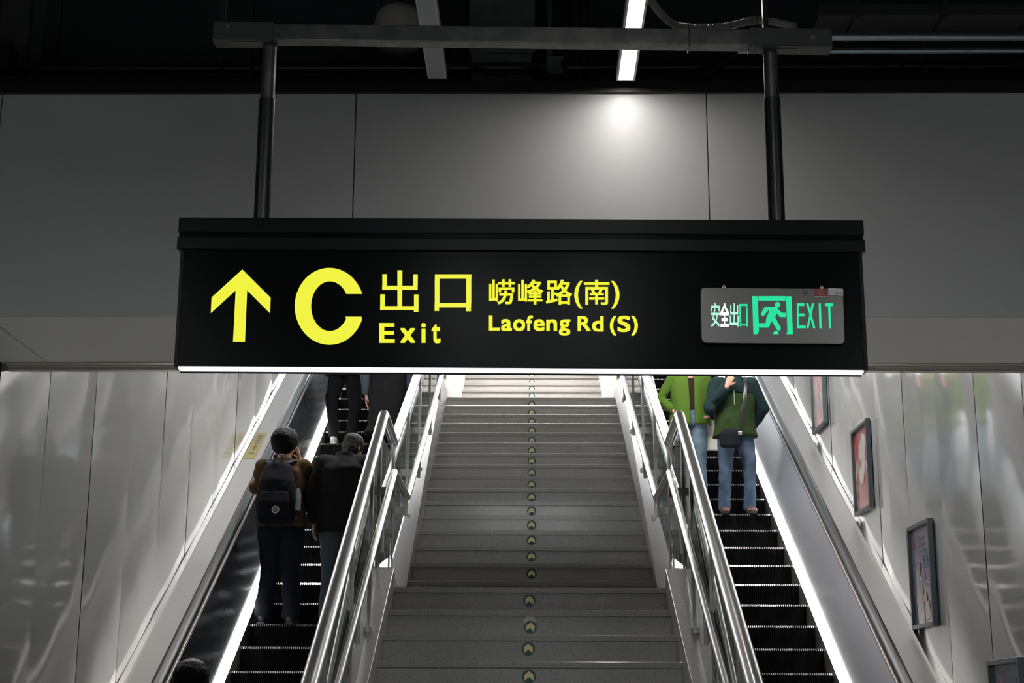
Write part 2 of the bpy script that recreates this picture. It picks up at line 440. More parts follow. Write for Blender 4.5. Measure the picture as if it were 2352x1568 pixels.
RES = mat('residue_faint', (.47, .45, .40), .5)
def residue(polys, lab):
    mb = MB()
    for po in polys:
        q = [at_y(x, y, LAND1[0]+.0118) for x, y in po]; mb.hexa(q, [v-Vector((0, .0003, 0)) for v in q])
    tag(part('adhesive_residue', mb, RES, None), lab, 'residue')
def bar(x0, y0, x1, y1, w=2.2):
    dx, dy = x1-x0, y1-y0; l = math.hypot(dx, dy); nx, ny = -dy/l*w/2, dx/l*w/2
    return [(x0+nx, y0+ny), (x1+nx, y1+ny), (x1-nx, y1-ny), (x0-nx, y0-ny)]
residue([bar(1316, 1376, 1315, 1396), bar(1315, 1396, 1346, 1397), bar(1346, 1397, 1347, 1376), bar(1325, 1383, 1338, 1383, 1.5), bar(1331, 1378, 1331, 1390, 1.5)], 'faint square bracket of old adhesive right of the first arrow sticker')
residue([bar(1384, 1371, 1366, 1384), bar(1384, 1371, 1403, 1386), bar(1383, 1376, 1383, 1398, 3)], 'faint arrow-shaped trace of old adhesive on the first riser below the landing')
residue([bar(1250, 1397, 1295, 1397, 2.6), bar(1244, 1381, 1262, 1381, 1.6), bar(1253, 1374, 1253, 1392, 1.6), bar(1280, 1375, 1280, 1392, 1.8), bar(1272, 1383, 1290, 1383, 1.6)], 'faint smeared adhesive beside the first arrow sticker')

# ------------------------------------------------------------------ stair railings
def tube(mb, pts, r, n=16, bend=.05, seg=5):
    """tube along a polyline with rounded corners"""
    P = [Vector(p) for p in pts]; Q = [P[0]]
    for i in range(1, len(P)-1):
        a = P[i]+(P[i-1]-P[i]).normalized()*min(bend, (P[i-1]-P[i]).length*.4); b = P[i]+(P[i+1]-P[i]).normalized()*min(bend, (P[i+1]-P[i]).length*.4)
        for k in range(seg+1):
            t = k/seg; Q.append(a*(1-t)**2+P[i]*2*t*(1-t)+b*t*t)
    Q.append(P[-1]); return mb.loft(Q, r, n)
for s, side in ((-1, 'left'), (1, 'right')):
    t = thing('stair_railing', 'stainless steel and glass railing on the %s side of the stairs' % side, 'railing', (s*.82, 8.2, LAND1[1]))
    def fx(Y):
        if Y < 8.2: return s*(.807-.031*(8.2-Y)) if s > 0 else -(.812-.033*(8.2-Y))
        return s*.826 if s > 0 else -.834
    def fz(Y):
        if Y < 8.2: return LAND1[1]+SL*(Y-LAND1[0])+.925
        if Y < 9.08: return 3.228
        if Y < 14.05: return N2[1]+SL*(Y-N2[0])+.93
        if Y < 14.6: return N2[1]+SL*(14.05-N2[0])+.93
        return N3[1]+SL*(Y-N3[0])+.93
    def ix(Y): return s*(.735-.010*(8.2-Y)) if Y < 8.2 else s*.752
    def iz(Y):
        if Y < 8.25: return LAND1[1]+SL*(Y-LAND1[0])+.595
        if Y < 9.22: return 2.918
        return N2[1]+SL*(Y-N2[0])+.555
    path = [(fx(Y), Y, fz(Y)) for Y in (3.9, 5.0, 6., 7., 8.195)]+[(fx(8.25)*.995, 8.25, 3.236), (fx(9.0), 9.06, 3.236)]+[(fx(Y), Y, fz(Y)) for Y in (9.1, 11, 14.05)]+[(fx(15), 14.75, fz(14.3)+.0), (fx(15), 14.80, fz(14.8)), (fx(15), TOP[0], fz(TOP[0]))]
    top = MB(); tube(top, [path[0], path[4]], .0295)
    tube(top, [path[4], (path[4][0], 8.23, path[4][2]+.004), path[6]], .0295, bend=.02)
    tube(top, [path[6], path[9]], .0295); tube(top, [path[9], path[10], path[12]], .0295)
    top.ball(path[4], .0298); top.ball(path[6], .0298)
    fam(t, 'handrail', top, STEEL, smooth=50)
    lo = MB(); p5 = (ix(8.25), 8.25, 2.922); p6 = (ix(9.2), 9.16, 2.918)
    tube(lo, [(ix(4.2), 4.2, iz(4.2)), p5], .0205); tube(lo, [p5, p6], .0205); tube(lo, [p6, (ix(11), 14.0, iz(14.0))], .0205)
    lo.ball(p5, .0208); lo.ball(p6, .0208)
    fam(t, 'lower_handrail', lo, STEEL, smooth=50)
    ys = [4.35, 5.35, 6.36, 7.40, 8.23, 9.02, 10.05, 11.08, 12.12, 13.15, 14.0]
    for i, Y in enumerate(ys):
        base = noseline(Y)+(.10 if Y < 8.19 else (.17 if Y > 9 else 0))
        if Y > 9: base = N2[1]+SL*(Y-N2[0])+.17
        if 8.19 < Y < 9: base = LAND1[1]
        X = fx(Y)
        po = MB().box(X-.013, X-.004, Y-.024, Y+.024, base, fz(Y)-.02).box(X+.004, X+.013, Y-.024, Y+.024, base, fz(Y)-.02).box(X-.028, X+.028, Y-.035, Y+.035, base-.03, base+.006)
        po = fam(t, 'post', po, STEEL2)
        for zc in (.30, .72):
            zz = base+(fz(Y)-base)*zc
            cl = MB().prism([(X+dx*.008, zz+dz*.028) for dx, dz in ((-1, -.6), (0, -1), (1, -.6), (1, .6), (0, 1), (-1, .6))], 'y', Y-.034, Y-.024)
            fam(t, 'clip', cl, STEEL)
        if Y < 14.0:
            zb = iz(Y)-.12
            XI = ix(Y)
            br = MB().box(*sorted((X+s*.04, XI)), Y-.008, Y+.008, zb, zb+.045).box(XI-.010, XI+.010, Y-.012, Y+.012, zb-.012, iz(Y)-.01)
            fam(t, 'bracket', br, STEEL2)
    for a, b in zip(ys[:-1], ys[1:]):
        gm = MB(); a1, b1 = a+.03, b-.03
        if a < 8.2 < b: 
            zz = [(LAND1[1]+.12, 3.14), (LAND1[1]+.12, 3.14)]
        def bz(Y): return (noseline(Y)+.14) if Y < 8.3 else (N2[1]+SL*(Y-N2[0])+.24)
        def tz(Y): return fz(Y)-.085
        def X(Y): return fx(Y)
        if 8.2 < a < 8.9: q = [(a1, LAND1[1]+.12), (a1, 3.14), (b1, 3.14), (b1, LAND1[1]+.25)]
        elif a > 13.9: q = [(a1, bz(a1)), (a1, tz(a1)), (b1, tz(b1)), (b1, bz(b1))]
        else: q = [(a1, bz(a1)), (a1, tz(a1)), (b1, tz(b1)), (b1, bz(b1))]
        gm.hexa([(X(y)-.004, y, z) for y, z in q], [(X(y)+.004, y, z) for y, z in q])
        fam(t, 'glass_panel', gm, G)

# ------------------------------------------------------------------ escalators
def escalator_step_mesh():
    m = MB(); n = 56; w = 1.0/n
    for i in range(n):
        x0 = -.5+i*w+.002; x1 = x0+w*.52
        m.prism([(.014, -ERISE), (.0, -.05), (0, -.018), (.015, 0), (.05, 0), (.05, -ERISE)], 'x', x0, x1)
    m.box(-.5, .5, .014, .05, -ERISE, -.008)
    m.box(-.5, .5, .045, ERUN+.012, -.03, -.004)
    return m
esc_step = escalator_step_mesh().mesh('escalator_step')
esc_step.materials.append(TREADM); esc_step.materials.append(RISERM)
for p in esc_step.polygons:
    c = p.center
    p.material_index = 0 if c.z > -.0185 and c.z > -.02 else 1
for s, side in ((-1, 'left'), (1, 'right')):
    t = thing('escalator', 'steel escalator against the %s wall, %s' % (side, 'carrying people seen from behind' if s < 0 else 'with two people in green jackets'), 'escalator', (s*2.0, EY_BOT, FLOOR))
    L = t.location.copy()
    for k in range(-15, 18):
        Y = EY0-ERUN*k; z = EZ0-ERISE*k
        if z < FLOOR+.1 or z > ZTOP+.02: continue
        o = bpy.data.objects.new('step', esc_step); COL.objects.link(o); o.parent = t; o.location = Vector((s*2.0, Y, z))-L
    def strip(x0, x1, h0, h1, ya, yb, m, nm, **k):
        q = MB(); 
        q.hexa([(x0, ya, ez(ya)+h0), (x1, ya, ez(ya)+h0), (x1, ya, ez(ya)+h1), (x0, ya, ez(ya)+h1)], [(x0, yb, ez(yb)+h0), (x1, yb, ez(yb)+h0), (x1, yb, ez(yb)+h1), (x0, yb, ez(yb)+h1)])
        return fam(t, nm, q, m, **k)
    ya, yb = EY_BOT+.4, EY_TOP
    for e, X in ((0, 1.5), (1, 2.5)):     # inner and outer sides of the step band
        d = -1 if e == 0 else 1
        def R(a, b): return sorted((s*a, s*b))
        x0, x1 = R(X, X+d*.02)
        strip(x0, x1, -.25, .055, ya, yb, STEEL2, 'skirt_panel')
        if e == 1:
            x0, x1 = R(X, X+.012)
            strip(x0, x1, .06, .150, ya, yb, SKIRTGLOW, 'skirt_glow')  # added glowing strip: paints the far light reflected in the steel skirt
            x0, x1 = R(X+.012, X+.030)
            strip(x0, x1, .156, .185, ya, yb, SKIRTGLOW, 'skirt_glow')
            x0, x1 = R(X+.012, X+.03); strip(x0, x1, .05, .156, ya, yb, STEEL2, 'glow_backing')
        # balustrade panel, leaning outward slightly, in sections
        n = 8
        for i in range(n):
            A = ya+(yb-ya)*i/n+.003; B = ya+(yb-ya)*(i+1)/n-.003
            q = MB()
            xa, xb = s*(X+d*.032), s*(X+d*.115); th = s*d*.02
            lowh = .19 if e == 1 else .06
            q.hexa([(xa, A, ez(A)+lowh), (xb, A, ez(A)+.86), (xb+th, A, ez(A)+.86), (xa+th, A, ez(A)+lowh)], [(xa, B, ez(B)+lowh), (xb, B, ez(B)+.86), (xb+th, B, ez(B)+.86), (xa+th, B, ez(B)+lowh)])
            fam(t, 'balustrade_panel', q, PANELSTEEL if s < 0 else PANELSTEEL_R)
        # steel rail under the handrail and the rubber handrail itself
        x0, x1 = R(X+d*.112, X+d*.132) ; strip(x0, x1, .855, .885, ya, yb, STEEL2, 'handrail_track')
        xc = s*(X+d*.165 if e == 1 else X+d*.125)
        hr = MB(); pr = []
        prof = [(-.046, -.016), (-.047, .004), (-.036, .020), (-.013, .028), (.013, .028), (.036, .020), (.047, .004), (.046, -.016)]
        def rg(Y, f=1): return [(xc+a, Y, ez(Y)+.925+b) for a, b in prof]
        hr.hexa(rg(ya), rg(yb)); fam(t, 'handrail', hr, RUBBER, smooth=50)
        # newel at the foot: the handrail bends level and turns down
        nw = MB(); zf = ez(ya)+.925
        pts = [(xc, ya, zf), (xc, ya-.35, zf-.12), (xc, ya-.9, zf-.14), (xc, ya-1.15, zf-.22), (xc, ya-1.22, zf-.40), (xc, ya-1.12, zf-.56)]
        tube(nw, pts, (.036, .018), bend=.14); fam(t, 'handrail_return', nw, RUBBER, smooth=50)
        nb = MB(); nb.box(*sorted((xc-.02, xc+.02)), ya-1.1, ya, FLOOR, zf-.2); fam(t, 'newel', nb, STEEL2)
        # decks
        if e == 1:
            x0, x1 = R(X+.135, WX-.055); strip(x0, x1, .46, .49, ya-.3, yb, mat('deck_cover_%s' % side, (.25, .247, .243), .42, .35), 'deck_cover')
            x0, x1 = R(X+.115, X+.145); strip(x0, x1, .46, .90, ya, yb, STEEL2, 'outer_panel')
            x0, x1 = R(WX-.055, WX-.008); strip(x0, x1, .47, .525, ya-.3, yb, STEEL, 'wall_trim')
        else:
            x0, x1 = R(.905, X-.10); strip(x0, x1, .40, .43, ya, yb, STEEL2, 'deck_cover')
    tr = MB(); tr.hexa([(s*.905, ya, FLOOR), (s*(WX-.01), ya, FLOOR), (s*(WX-.01), ya, FLOOR+.02), (s*.905, ya, FLOOR+.02)],
                       [(s*.905, yb, FLOOR), (s*(WX-.01), yb, FLOOR), (s*(WX-.01), yb, ez(yb)-.35), (s*.905, yb, ez(yb)-.35)])
    fam(t, 'truss_casing', tr, BLACKPL)
    fp = MB().box(*sorted((s*1.45, s*2.55)), EY_BOT-.9, EY_BOT+.5, FLOOR, FLOOR+.02); fam(t, 'comb_plate', fp, TREADM)
    ub = MB().box(*sorted((s*1.3, s*(WX-.01))), yb-.05, yb+.26, ZTOP-.3, ZTOP); fam(t, 'upper_plate', ub, TREADM)

# ------------------------------------------------------------------ hanging direction sign
YS = 5.60
def W(x, y, Y=YS): return at_y(x, y, Y)
def quad_box(c, Y, d, shrink=0):
    """solid from four picture-plane corners (TL,TR,BR,BL) surveyed at depth Y, d thick"""
    a = [W(x, y, Y) for x, y in c]
    return MB().hexa(a, [p+Vector((0, d, 0)) for p in a])
sign = thing('direction_sign', 'black hanging sign with yellow arrow, letter C and Exit lettering', 'sign', (-.05, YS, 3.2))
# the cabinet is a straight box hung very slightly out of level (right end 12 mm low)
def sz(x, zl, zr): return zl+(zr-zl)*(x+1.36)/2.64
def sbox(x0, x1, y0, y1, zb, zt):
    P = lambda x, y, z: (x, y, z-.0045*(x+1.36))
    return MB().hexa([P(x0, y0, zb), P(x1, y0, zb), P(x1, y0, zt), P(x0, y0, zt)], [P(x0, y1, zb), P(x1, y1, zb), P(x1, y1, zt), P(x0, y1, zt)])
fam(sign, 'sign_cabinet', sbox(-1.352, 1.262, YS, YS+.062, 2.903, 3.37), SIGNF, bevel=.003)
fam(sign, 'edge_profile', sbox(-1.354, -1.340, YS-.004, YS+.066, 2.900, 3.37), SIGNB, bevel=.001)
fam(sign, 'edge_profile', sbox(1.250, 1.264, YS-.004, YS+.066, 2.900, 3.37), SIGNB, bevel=.001)
fam(sign, 'top_cover', sbox(-1.366, 1.274, YS-.014, YS+.076, 3.430, 3.490), SIGNB, bevel=.003)
fam(sign, 'top_cover', sbox(-1.362, 1.270, YS-.009, YS+.071, 3.412, 3.430), SIGNF)
fam(sign, 'top_cover', sbox(-1.368, 1.276, YS-.013, YS+.075, 3.362, 3.412), SIGNB, bevel=.003)
fam(sign, 'edge_light', sbox(-1.340, 1.248, YS+.006, YS+.050, 2.894, 2.9025), SIGNLED)
fam(sign, 'light_tray', sbox(-1.342, 1.250, YS+.050, YS+.060, 2.888, 2.9025), SIGNB, bevel=.002)
for x in (-1.352, 1.262): pass
Z1 = lambda u: 400+u/2.94
Z2 = lambda v: 500+v/2.94
FT = .0015
def glyph_polys(name, polys, m, parent, Y=YS, conv=None):
    mb = MB()
    for po in polys:
        q = [W(*(conv(*p) if conv else p), Y-.0005) for p in po]
        mb.hexa(q, [v-Vector((0, FT, 0)) for v in q])
    return fam(parent, name, mb, m)
c1 = lambda u, v: (Z1(u), Z2(v))
R4 = lambda a, b, c, d: [(a, c), (b, c), (b, d), (a, d)]
# arrow (two wings and a shaft in one outline)
glyph_polys('arrow_symbol', [[(461, 349), (652, 540), (648, 645), (493, 490), (455, 470), (416, 490), (248, 643), (253, 538)], [(493, 490), (478, 838), (398, 837), (416, 490), (455, 460)]], YEL, sign, conv=c1)
cpts = []
def arc(cx, cy, rx, ry, a0, a1, n=40): return [(cx+rx*math.cos(a0+(a1-a0)*k/n), cy-ry*math.sin(a0+(a1-a0)*k/n)) for k in range(n+1)]
aO0 = math.asin(84/259.5); aO1 = 2*PI-math.asin(70/259.5); aI0 = math.asin(83/168); aI1 = 2*PI-math.asin(71/168)
out = arc(1049, 598, 234, 259.5, aO0, aO1, 60); inn = arc(1052, 597, 126.8, 168, aI0, aI1, 60)
out[0] = (1270, 514); out[-1] = (1265, 668); inn[0] = (1162, 514); inn[-1] = (1157, 668)
glyph_polys('letter', [[out[i], out[i+1], inn[i+1], inn[i]] for i in range(60)], YEL, sign, conv=c1)
glyph_polys('lettering', [R4(1508, 1541, 355, 459), R4(1508, 1540, 487, 597), R4(1406, 1437, 381, 459), R4(1614, 1645, 382, 459), R4(1405, 1644, 459, 487), R4(1392, 1423, 517, 597), R4(1620, 1650, 518, 597), R4(1391, 1650, 597, 622), R4(1619, 1649, 622, 635),
                          R4(1761, 2007, 382, 411), R4(1760, 1792, 411, 576), R4(1973, 2006, 411, 576), R4(1759, 2005, 576, 605), R4(1759, 1789, 605, 629), R4(1971, 2004, 605, 631)], YEL, sign, conv=c1)
def text_part(name, items, m, parent, conv, Y=YS, th=FT):
    """items: (string, u0, u1, v0, v1, boldness) each fitted to its surveyed box"""
    bm = bmesh.new()
    L = parent.matrix_basis.translation
    for st, u0, u1, v0, v1, off in items:
        fat = 0.
        fat = off; off = 0.
        c = bpy.data.curves.new('t', 'FONT'); c.body = st; c.offset = off; c.resolution_u = 6; c.fill_mode = 'FRONT'
        o = bpy.data.objects.new('t', c); COL.objects.link(o); bpy.context.view_layer.update()
        me = bpy.data.meshes.new_from_object(o.evaluated_get(bpy.context.evaluated_depsgraph_get()))
        xs = [v.co.x for v in me.vertices]; ys = [v.co.y for v in me.vertices]
        ax, bx, ay, by = min(xs), max(xs), min(ys), max(ys)
        tl, tr = W(*conv(u0, v0), Y-.001), W(*conv(u1, v0), Y-.001); bl, br = W(*conv(u0, v1), Y-.001), W(*conv(u1, v1), Y-.001)
        sh = [(0, 0)]
        if fat: sh = [(i*fat, k*fat) for i in (-1, 0, 1) for k in (-1, 0, 1)]
        src = [v.co.copy() for v in me.vertices]
        for dx, dy in sh:
            for v, c0 in zip(me.vertices, src):
                a = (c0.x+dx-ax+fat)/(bx-ax+2*fat); b = (c0.y+dy-ay+fat)/(by-ay+2*fat)
                v.co = (bl*(1-a)+br*a)*(1-b)+(tl*(1-a)+tr*a)*b-L
            bm.from_mesh(me)
        bpy.data.objects.remove(o); bpy.data.curves.remove(c); bpy.data.meshes.remove(me)
    g = bmesh.ops.extrude_face_region(bm, geom=list(bm.faces))
    bmesh.ops.translate(bm, verts=[e for e in g['geom'] if isinstance(e, bmesh.types.BMVert)], vec=(0, -th, 0))
    me = bpy.data.meshes.new(name); bm.to_mesh(me); bm.free()
    return link(name, me, m, parent)
B = .024
text_part('lettering', [('E', 1384, 1490, 711, 845, B), ('x', 1528, 1628, 745, 845, B), ('i', 1669, 1699, 711, 845, B), ('t', 1738, 1799, 718, 848, B)], YEL, sign, c1)
c7 = lambda u, v: (1110+u/6.357, 620+v/6.357)
Bc = .013
text_part('lettering', [('崂', 85, 460, 135, 500, Bc), ('峰', 507, 876, 138, 503, Bc), ('路', 915, 1297, 138, 508, Bc), ('(', 1328, 1447, 158, 566, .012), ('南', 1468, 1843, 140, 508, Bc), (')', 1870, 1990, 160, 567, .012)], YEL, sign, c7)
text_part('lettering', [('L', 83, 245, 663, 885, B), ('a', 260, 420, 716, 892, B), ('o', 438, 611, 718, 893, B), ('f', 622, 725, 663, 888, B), ('e', 733, 896, 718, 893, B), ('n', 920, 1078, 720, 890, B), ('g', 1105, 1271, 720, 958, B),
                        ('R', 1377, 1570, 672, 893, B), ('d', 1589, 1758, 672, 898, B), ('(', 1848, 1943, 668, 958, B), ('S', 1958, 2149, 668, 905, B), (')', 2162, 2258, 668, 959, B)], YEL, sign, c7)

# the small lit emergency exit sign screwed to the face
c6 = lambda u, v: (1600+u/6.533, 640+v/6.533)
YX = YS-.022
ex = thing('exit_sign', 'small stainless plate sign glowing green with running figure and EXIT', 'sign', tuple(W(1775, 724, YX)))
def rounded(c, r, n=6):
    TL, TR, BR, BL = c; P = []
    def f(a, b, t): return (a[0]+(b[0]-a[0])*t, a[1]+(b[1]-a[1])*t)
    for p, q, o in ((TL, BL, TR), (TR, TL, BR), (BR, TR, BL), (BL, BR, TL)):
        d1 = math.dist(p, q); d2 = math.dist(p, o)
        a = f(p, q, r/d1); b = f(p, o, r/d2)
        for k in range(n+1):
            t = k/n; P.append(((1-t)**2*a[0]+2*t*(1-t)*p[0]+t*t*b[0], (1-t)**2*a[1]+2*t*(1-t)*p[1]+t*t*b[1]))
    return P
co = [W(*c6(*p), YX) for p in rounded([(57, 128), (2200, 148), (2229, 980), (78, 963)], 75)]
mbx = MB(); mbx.hexa(co, [p+Vector((0, .0215, 0)) for p in co]); fam(ex, 'case', mbx, EXITCASE, bevel=.002)
YG = YX-.0003
EXG = [[(835, 262), (915, 262), (932, 670), (921, 690), (921, 712), (933, 735), (935, 790), (912, 832), (852, 832)], [(928, 262), (1332, 262), (1332, 327), (928, 327)], [(1343, 265), (1422, 265), (1443, 832), (1347, 832), (1362, 790)],
       [(1213+43*math.cos(a*PI/12), 391+43*math.sin(a*PI/12)) for a in range(24)],
       [(1030, 422), (1170, 422), (1200, 435), (1197, 520), (1090, 487), (1048, 450)], [(1090, 487), (1197, 515), (1177, 580), (1118, 628), (1035, 668), (1048, 580)], [(1030, 422), (1060, 445), (1072, 487), (1060, 490), (1018, 548), (995, 558), (973, 548), (967, 525), (972, 510), (1010, 438)],
       [(1200, 433), (1278, 511), (1340, 511), (1340, 575), (1252, 575), (1196, 520)], [(1177, 580), (1263, 732), (1263, 758), (1240, 780), (1212, 775), (1118, 627)], [(1118, 625), (1092, 722), (1075, 733), (945, 733), (925, 717), (919, 693), (935, 668), (1040, 668)],
       [(1170, 782), (1200, 782), (1222, 795), (1230, 812), (1230, 832), (1143, 832)],
       R4(1503, 1533, 367, 742), R4(1533, 1615, 367, 408), R4(1533, 1618, 522, 565), R4(1533, 1636, 700, 742), [(1643, 367), (1675, 367), (1782, 742), (1750, 742)], [(1730, 367), (1762, 367), (1681, 742), (1649, 742)], [(1830, 367), (1862, 367), (1876, 742), (1843, 742)],
       R4(1928, 2050, 367, 410), [(1972, 410), (2005, 410), (2018, 742), (1986, 742)]]
glyph_polys('lettering', EXG, GRN, ex, Y=YX, conv=c6)
text_part('lettering', [('安', 215, 348, 358, 722, .008), ('出', 497, 630, 366, 717, .012)], GRNW, ex, c6, Y=YX)
text_part('lettering', [('全', 350, 488, 363, 720, .026)], EXWHITE, ex, c6, Y=YX)
glyph_polys('lettering', [R4(640, 762, 378, 408), R4(641, 664, 408, 645), R4(740, 762, 408, 418), [(740, 430), (763, 430), (771, 715), (748, 715)], R4(649, 750, 676, 700), R4(649, 672, 655, 715)], GRN, ex, Y=YX, conv=c6)
LABR = mat('label_red', (.30, .035, .02), .5); LABW = mat('label_white', (.55, .52, .49), .5); LABG = mat('label_grey', (.25, .23, .25), .5); INK = mat('ink_dark', (.03, .035, .05), .5); NAVY = mat('stamp_navy', (.03, .05, .10), .5)
glyph_polys('label', [[(1762, 158), (1950, 153), (1953, 262), (1768, 262)]], LABR, ex, Y=YX, conv=c6)
glyph_polys('label', [[(1768, 263), (1953, 263), (1953, 274), (1768, 276)]], LABW, ex, Y=YX, conv=c6)
ringp = [[(1870+a*math.cos(k*PI/12), 200+a*math.sin(k*PI/12)) for a in (36, 42)]+[(1870+a*math.cos((k+1)*PI/12), 200+a*math.sin((k+1)*PI/12)) for a in (42, 36)] for k in range(24)]
glyph_polys('label_emblem', [[p for p in q] for q in ringp], LABG, ex, Y=YX-.0012, conv=c6)
text_part('label_emblem', [('S', 1853, 1888, 180, 222, 0)], LABG, ex, c6, Y=YX-.0012, th=.0004)
glyph_polys('label', [[(1978, 140), (2188, 150), (2200, 168), (2196, 262), (1976, 240)]], LABW, ex, Y=YX, conv=c6)
text_part('label_number', [('32729', 2083, 2188, 203, 236, 0)], INK, ex, c6, Y=YX-.0012, th=.0004)
ring2 = [[(1633+a*math.cos(k*PI/12), 203+a*math.sin(k*PI/12)) for a in (31, 38)]+[(1633+a*math.cos((k+1)*PI/12), 203+a*math.sin((k+1)*PI/12)) for a in (38, 31)] for k in range(24)]
glyph_polys('stamp', ring2+[R4(1612, 1622, 190, 216), R4(1628, 1638, 186, 218), R4(1644, 1654, 190, 216), R4(1612, 1654, 199, 206)], NAVY, ex, Y=YX, conv=c6)
for u, v in ((410, 122), (1880, 134)):
    p = W(*c6(u, v), YX+.012); mb = MB(); mb.loft([p, p+Vector((0, .012, 0))], .006, 12); mb.loft([p+Vector((0, -.001, -.001)), p+Vector((0, 0, .008))], .003, 8); fam(ex, 'fixing', mb, STEEL2)

# ------------------------------------------------------------------ support beam, hanging poles
YB = 5.57
def zl(x, y, Y=YB): return at_y(x, y, Y)
beam = thing('support_beam', 'scratched galvanised square beam the sign poles hang from', 'beam', (0, YB+.03, 4.24))
xl, xr = -1.20, 1.12
za, zb_ = W(1240, 98, YB).z, W(1240, 61, YB).z
TI = .0148
def tbox(x0, x1, y0, y1, a, b):
    P = lambda x, y, z: (x, y, z-TI*(x-.05))
    return MB().hexa([P(x0, y0, a), P(x1, y0, a), P(x1, y0, b), P(x0, y0, b)], [P(x0, y1, a), P(x1, y1, a), P(x1, y1, b), P(x0, y1, b)])
fam(beam, 'square_tube', tbox(xl, xr, YB, YB+.062, za, zb_), GALV, bevel=.004)
for sx, x0, x1, u in ((1, .86, 1.185, 1865), (-1, -1.27, -1.03, 522)):
    br = tbox(x0, x1, YB-.006, YB, za-.004, zb_+.004); fam(beam, 'end_bracket', br, mat('dark_bracket_%d' % (sx+1), (.07, .075, .07), .5, .6), bevel=.002)
    fam(beam, 'end_bracket', tbox(x0, x1, YB-.006, YB+.07, za-.006, za-.0005), MATS['dark_bracket_%d' % (sx+1)])
    sx0 = (.88 if sx > 0 else -1.20); fam(beam, 'slot', tbox(sx0, sx0+.17, YB+.012, YB+.036, za-.008, za-.005), BLACKPL)
    p = W(u, 87 if sx > 0 else 62, YB-.006); hb = MB(); hb.loft([p, p-Vector((0, .010, 0))], .0105, 6); fam(beam, 'bolt', hb, STEEL)
    hg = MB().box(x0+(.06 if sx > 0 else .02), x0+(.08 if sx > 0 else .04), YB+.02, YB+.05, zb_-TI*(x0-.05), 6.25); fam(beam, 'hanger', hg, BLACKPL)
tie = MB(); px = W(1583, 75, YB).x
za2, zb2 = za-TI*(px-.05), zb_-TI*(px-.05); tie.box(px-.003, px+.003, YB-.004, YB-.001, za2-.004, zb2+.012).box(px-.003, px+.003, YB-.004, YB+.066, za2-.007, za2-.003).box(px-.003, px+.003, YB-.004, YB+.066, zb2+.012, zb2+.015)
tag(part('cable_tie', tie, BLACKPL, None), 'black cable tie strapping the ribbed conduit to the beam', 'cable tie')
for x, lb in ((-1.052, 'left hanging pole of the sign, black sleeve below grey tube'), (.949, 'right hanging pole of the sign, beside the bolted beam end')):
    t = thing('hanging_pole', lb, 'pole', (x, YS+.031, 3.48)); 
    zt = za-TI*(x-.05)-.006
    q = MB(); q.loft([(x, YS+.031, 3.97), (x, YS+.031, zt)], .0285, 28); fam(t, 'tube', q, GALV, smooth=50)
    q = MB(); q.loft([(x, YS+.031, 3.482-(.011 if x > 0 else 0)), (x, YS+.031, 3.995)], .0325, 28); fam(t, 'sleeve', q, mat('black_sleeve_%d' % (x > 0), (.012, .013, .014), .3), smooth=50)
    q = MB(); q.loft([(x, YS+.031, zb_-TI*(x-.05)), (x, YS+.031, zb_-TI*(x-.05)+.024)], .012, 6); fam(t, 'nut', q, STEEL2)

# ribbed flexible conduit lying over the beam
pts = [(1497, 3), (1510, 22), (1530, 43), (1552, 58), (1580, 63), (1620, 63), (1660, 62), (1695, 55), (1730, 47), (1775, 50), (1830, 62)]
P = [at_y(x, y, 5.72+.0*i) for i, (x, y) in enumerate(pts)]
def spline(P, n):
    out = []
    for i in range(len(P)-1):
        p0, p1, p2, p3 = P[max(i-1, 0)], P[i], P[i+1], P[min(i+2, len(P)-1)]
        for k in range(n):
            t = k/n; out.append(.5*((2*p1)+(p2-p0)*t+(2*p0-5*p1+4*p2-p3)*t*t+(3*p1-p0-3*p2+p3)*t**3))
    out.append(P[-1]); return out
Q = spline(P, 24)
mb = MB(); mb.loft(Q, [.0135 if i % 2 else .0165 for i in range(len(Q))], 12)
mb.loft([P[0], P[0]+Vector((-.05, .05, .15)), P[0]+Vector((-.1, .2, .9)), P[0]+Vector((-.1, .3, 1.75))], .014, 10)
tag(part('flexible_conduit', mb, mat('conduit_grey', (.20, .20, .19), .4), None, smooth=70), 'ribbed grey flexible conduit sagging over the beam beside the lit lamp', 'conduit')

# overhead services
def pipe(name, pts, r, m, label, cat='pipe', n=16, group=None):
    return tag(part(name, MB().loft(pts, r, n), m, None, smooth=50), label, cat, group)
a = at_y(-60, 127, 8.0); b = at_y(1075, 126, 8.0)
pipe('service_pipe', [(-7.9, 8.2, a.z+.0), (7.9, 8.2, b.z+.02)], .028, mat('dark_pipe', (.05, .055, .06), .3, .7), 'dark horizontal pipe behind the left half of the beam')
PIPEM = mat('grey_pipe', (.26, .30, .33), .28, .9)
a = at_y(1880, 83, 6.6); b = at_y(2400, 90, 6.6)
pipe('service_pipe', [a-Vector((.4, 0, 0)), Vector((7.95, b.y, b.z))], .019, PIPEM, 'upper shiny pipe running right from the beam end')
a = at_y(1880, 117, 7.0); b = at_y(2400, 112, 7.0)
pipe('service_pipe', [a-Vector((.4, 0, 0)), Vector((7.95, b.y, b.z))], .014, PIPEM, 'lower dull pipe running right from the beam end')
tray = MB(); a = at_y(1880, 37, 7.2); tray.box(a.x, 7.95, 7.2, 7.45, a.z, a.z+.012).box(a.x, 7.95, 7.19, 7.2, a.z, a.z+.06)
for k in range(14): tray.box(a.x+.18+k*.45, a.x+.21+k*.45, 7.17, 7.47, a.z-.02, a.z+.07)
tray.box(a.x+.19, a.x+.20, 7.3, 7.31, a.z, 6.25).box(a.x+1.99, a.x+2.0, 7.3, 7.31, a.z, 6.25)
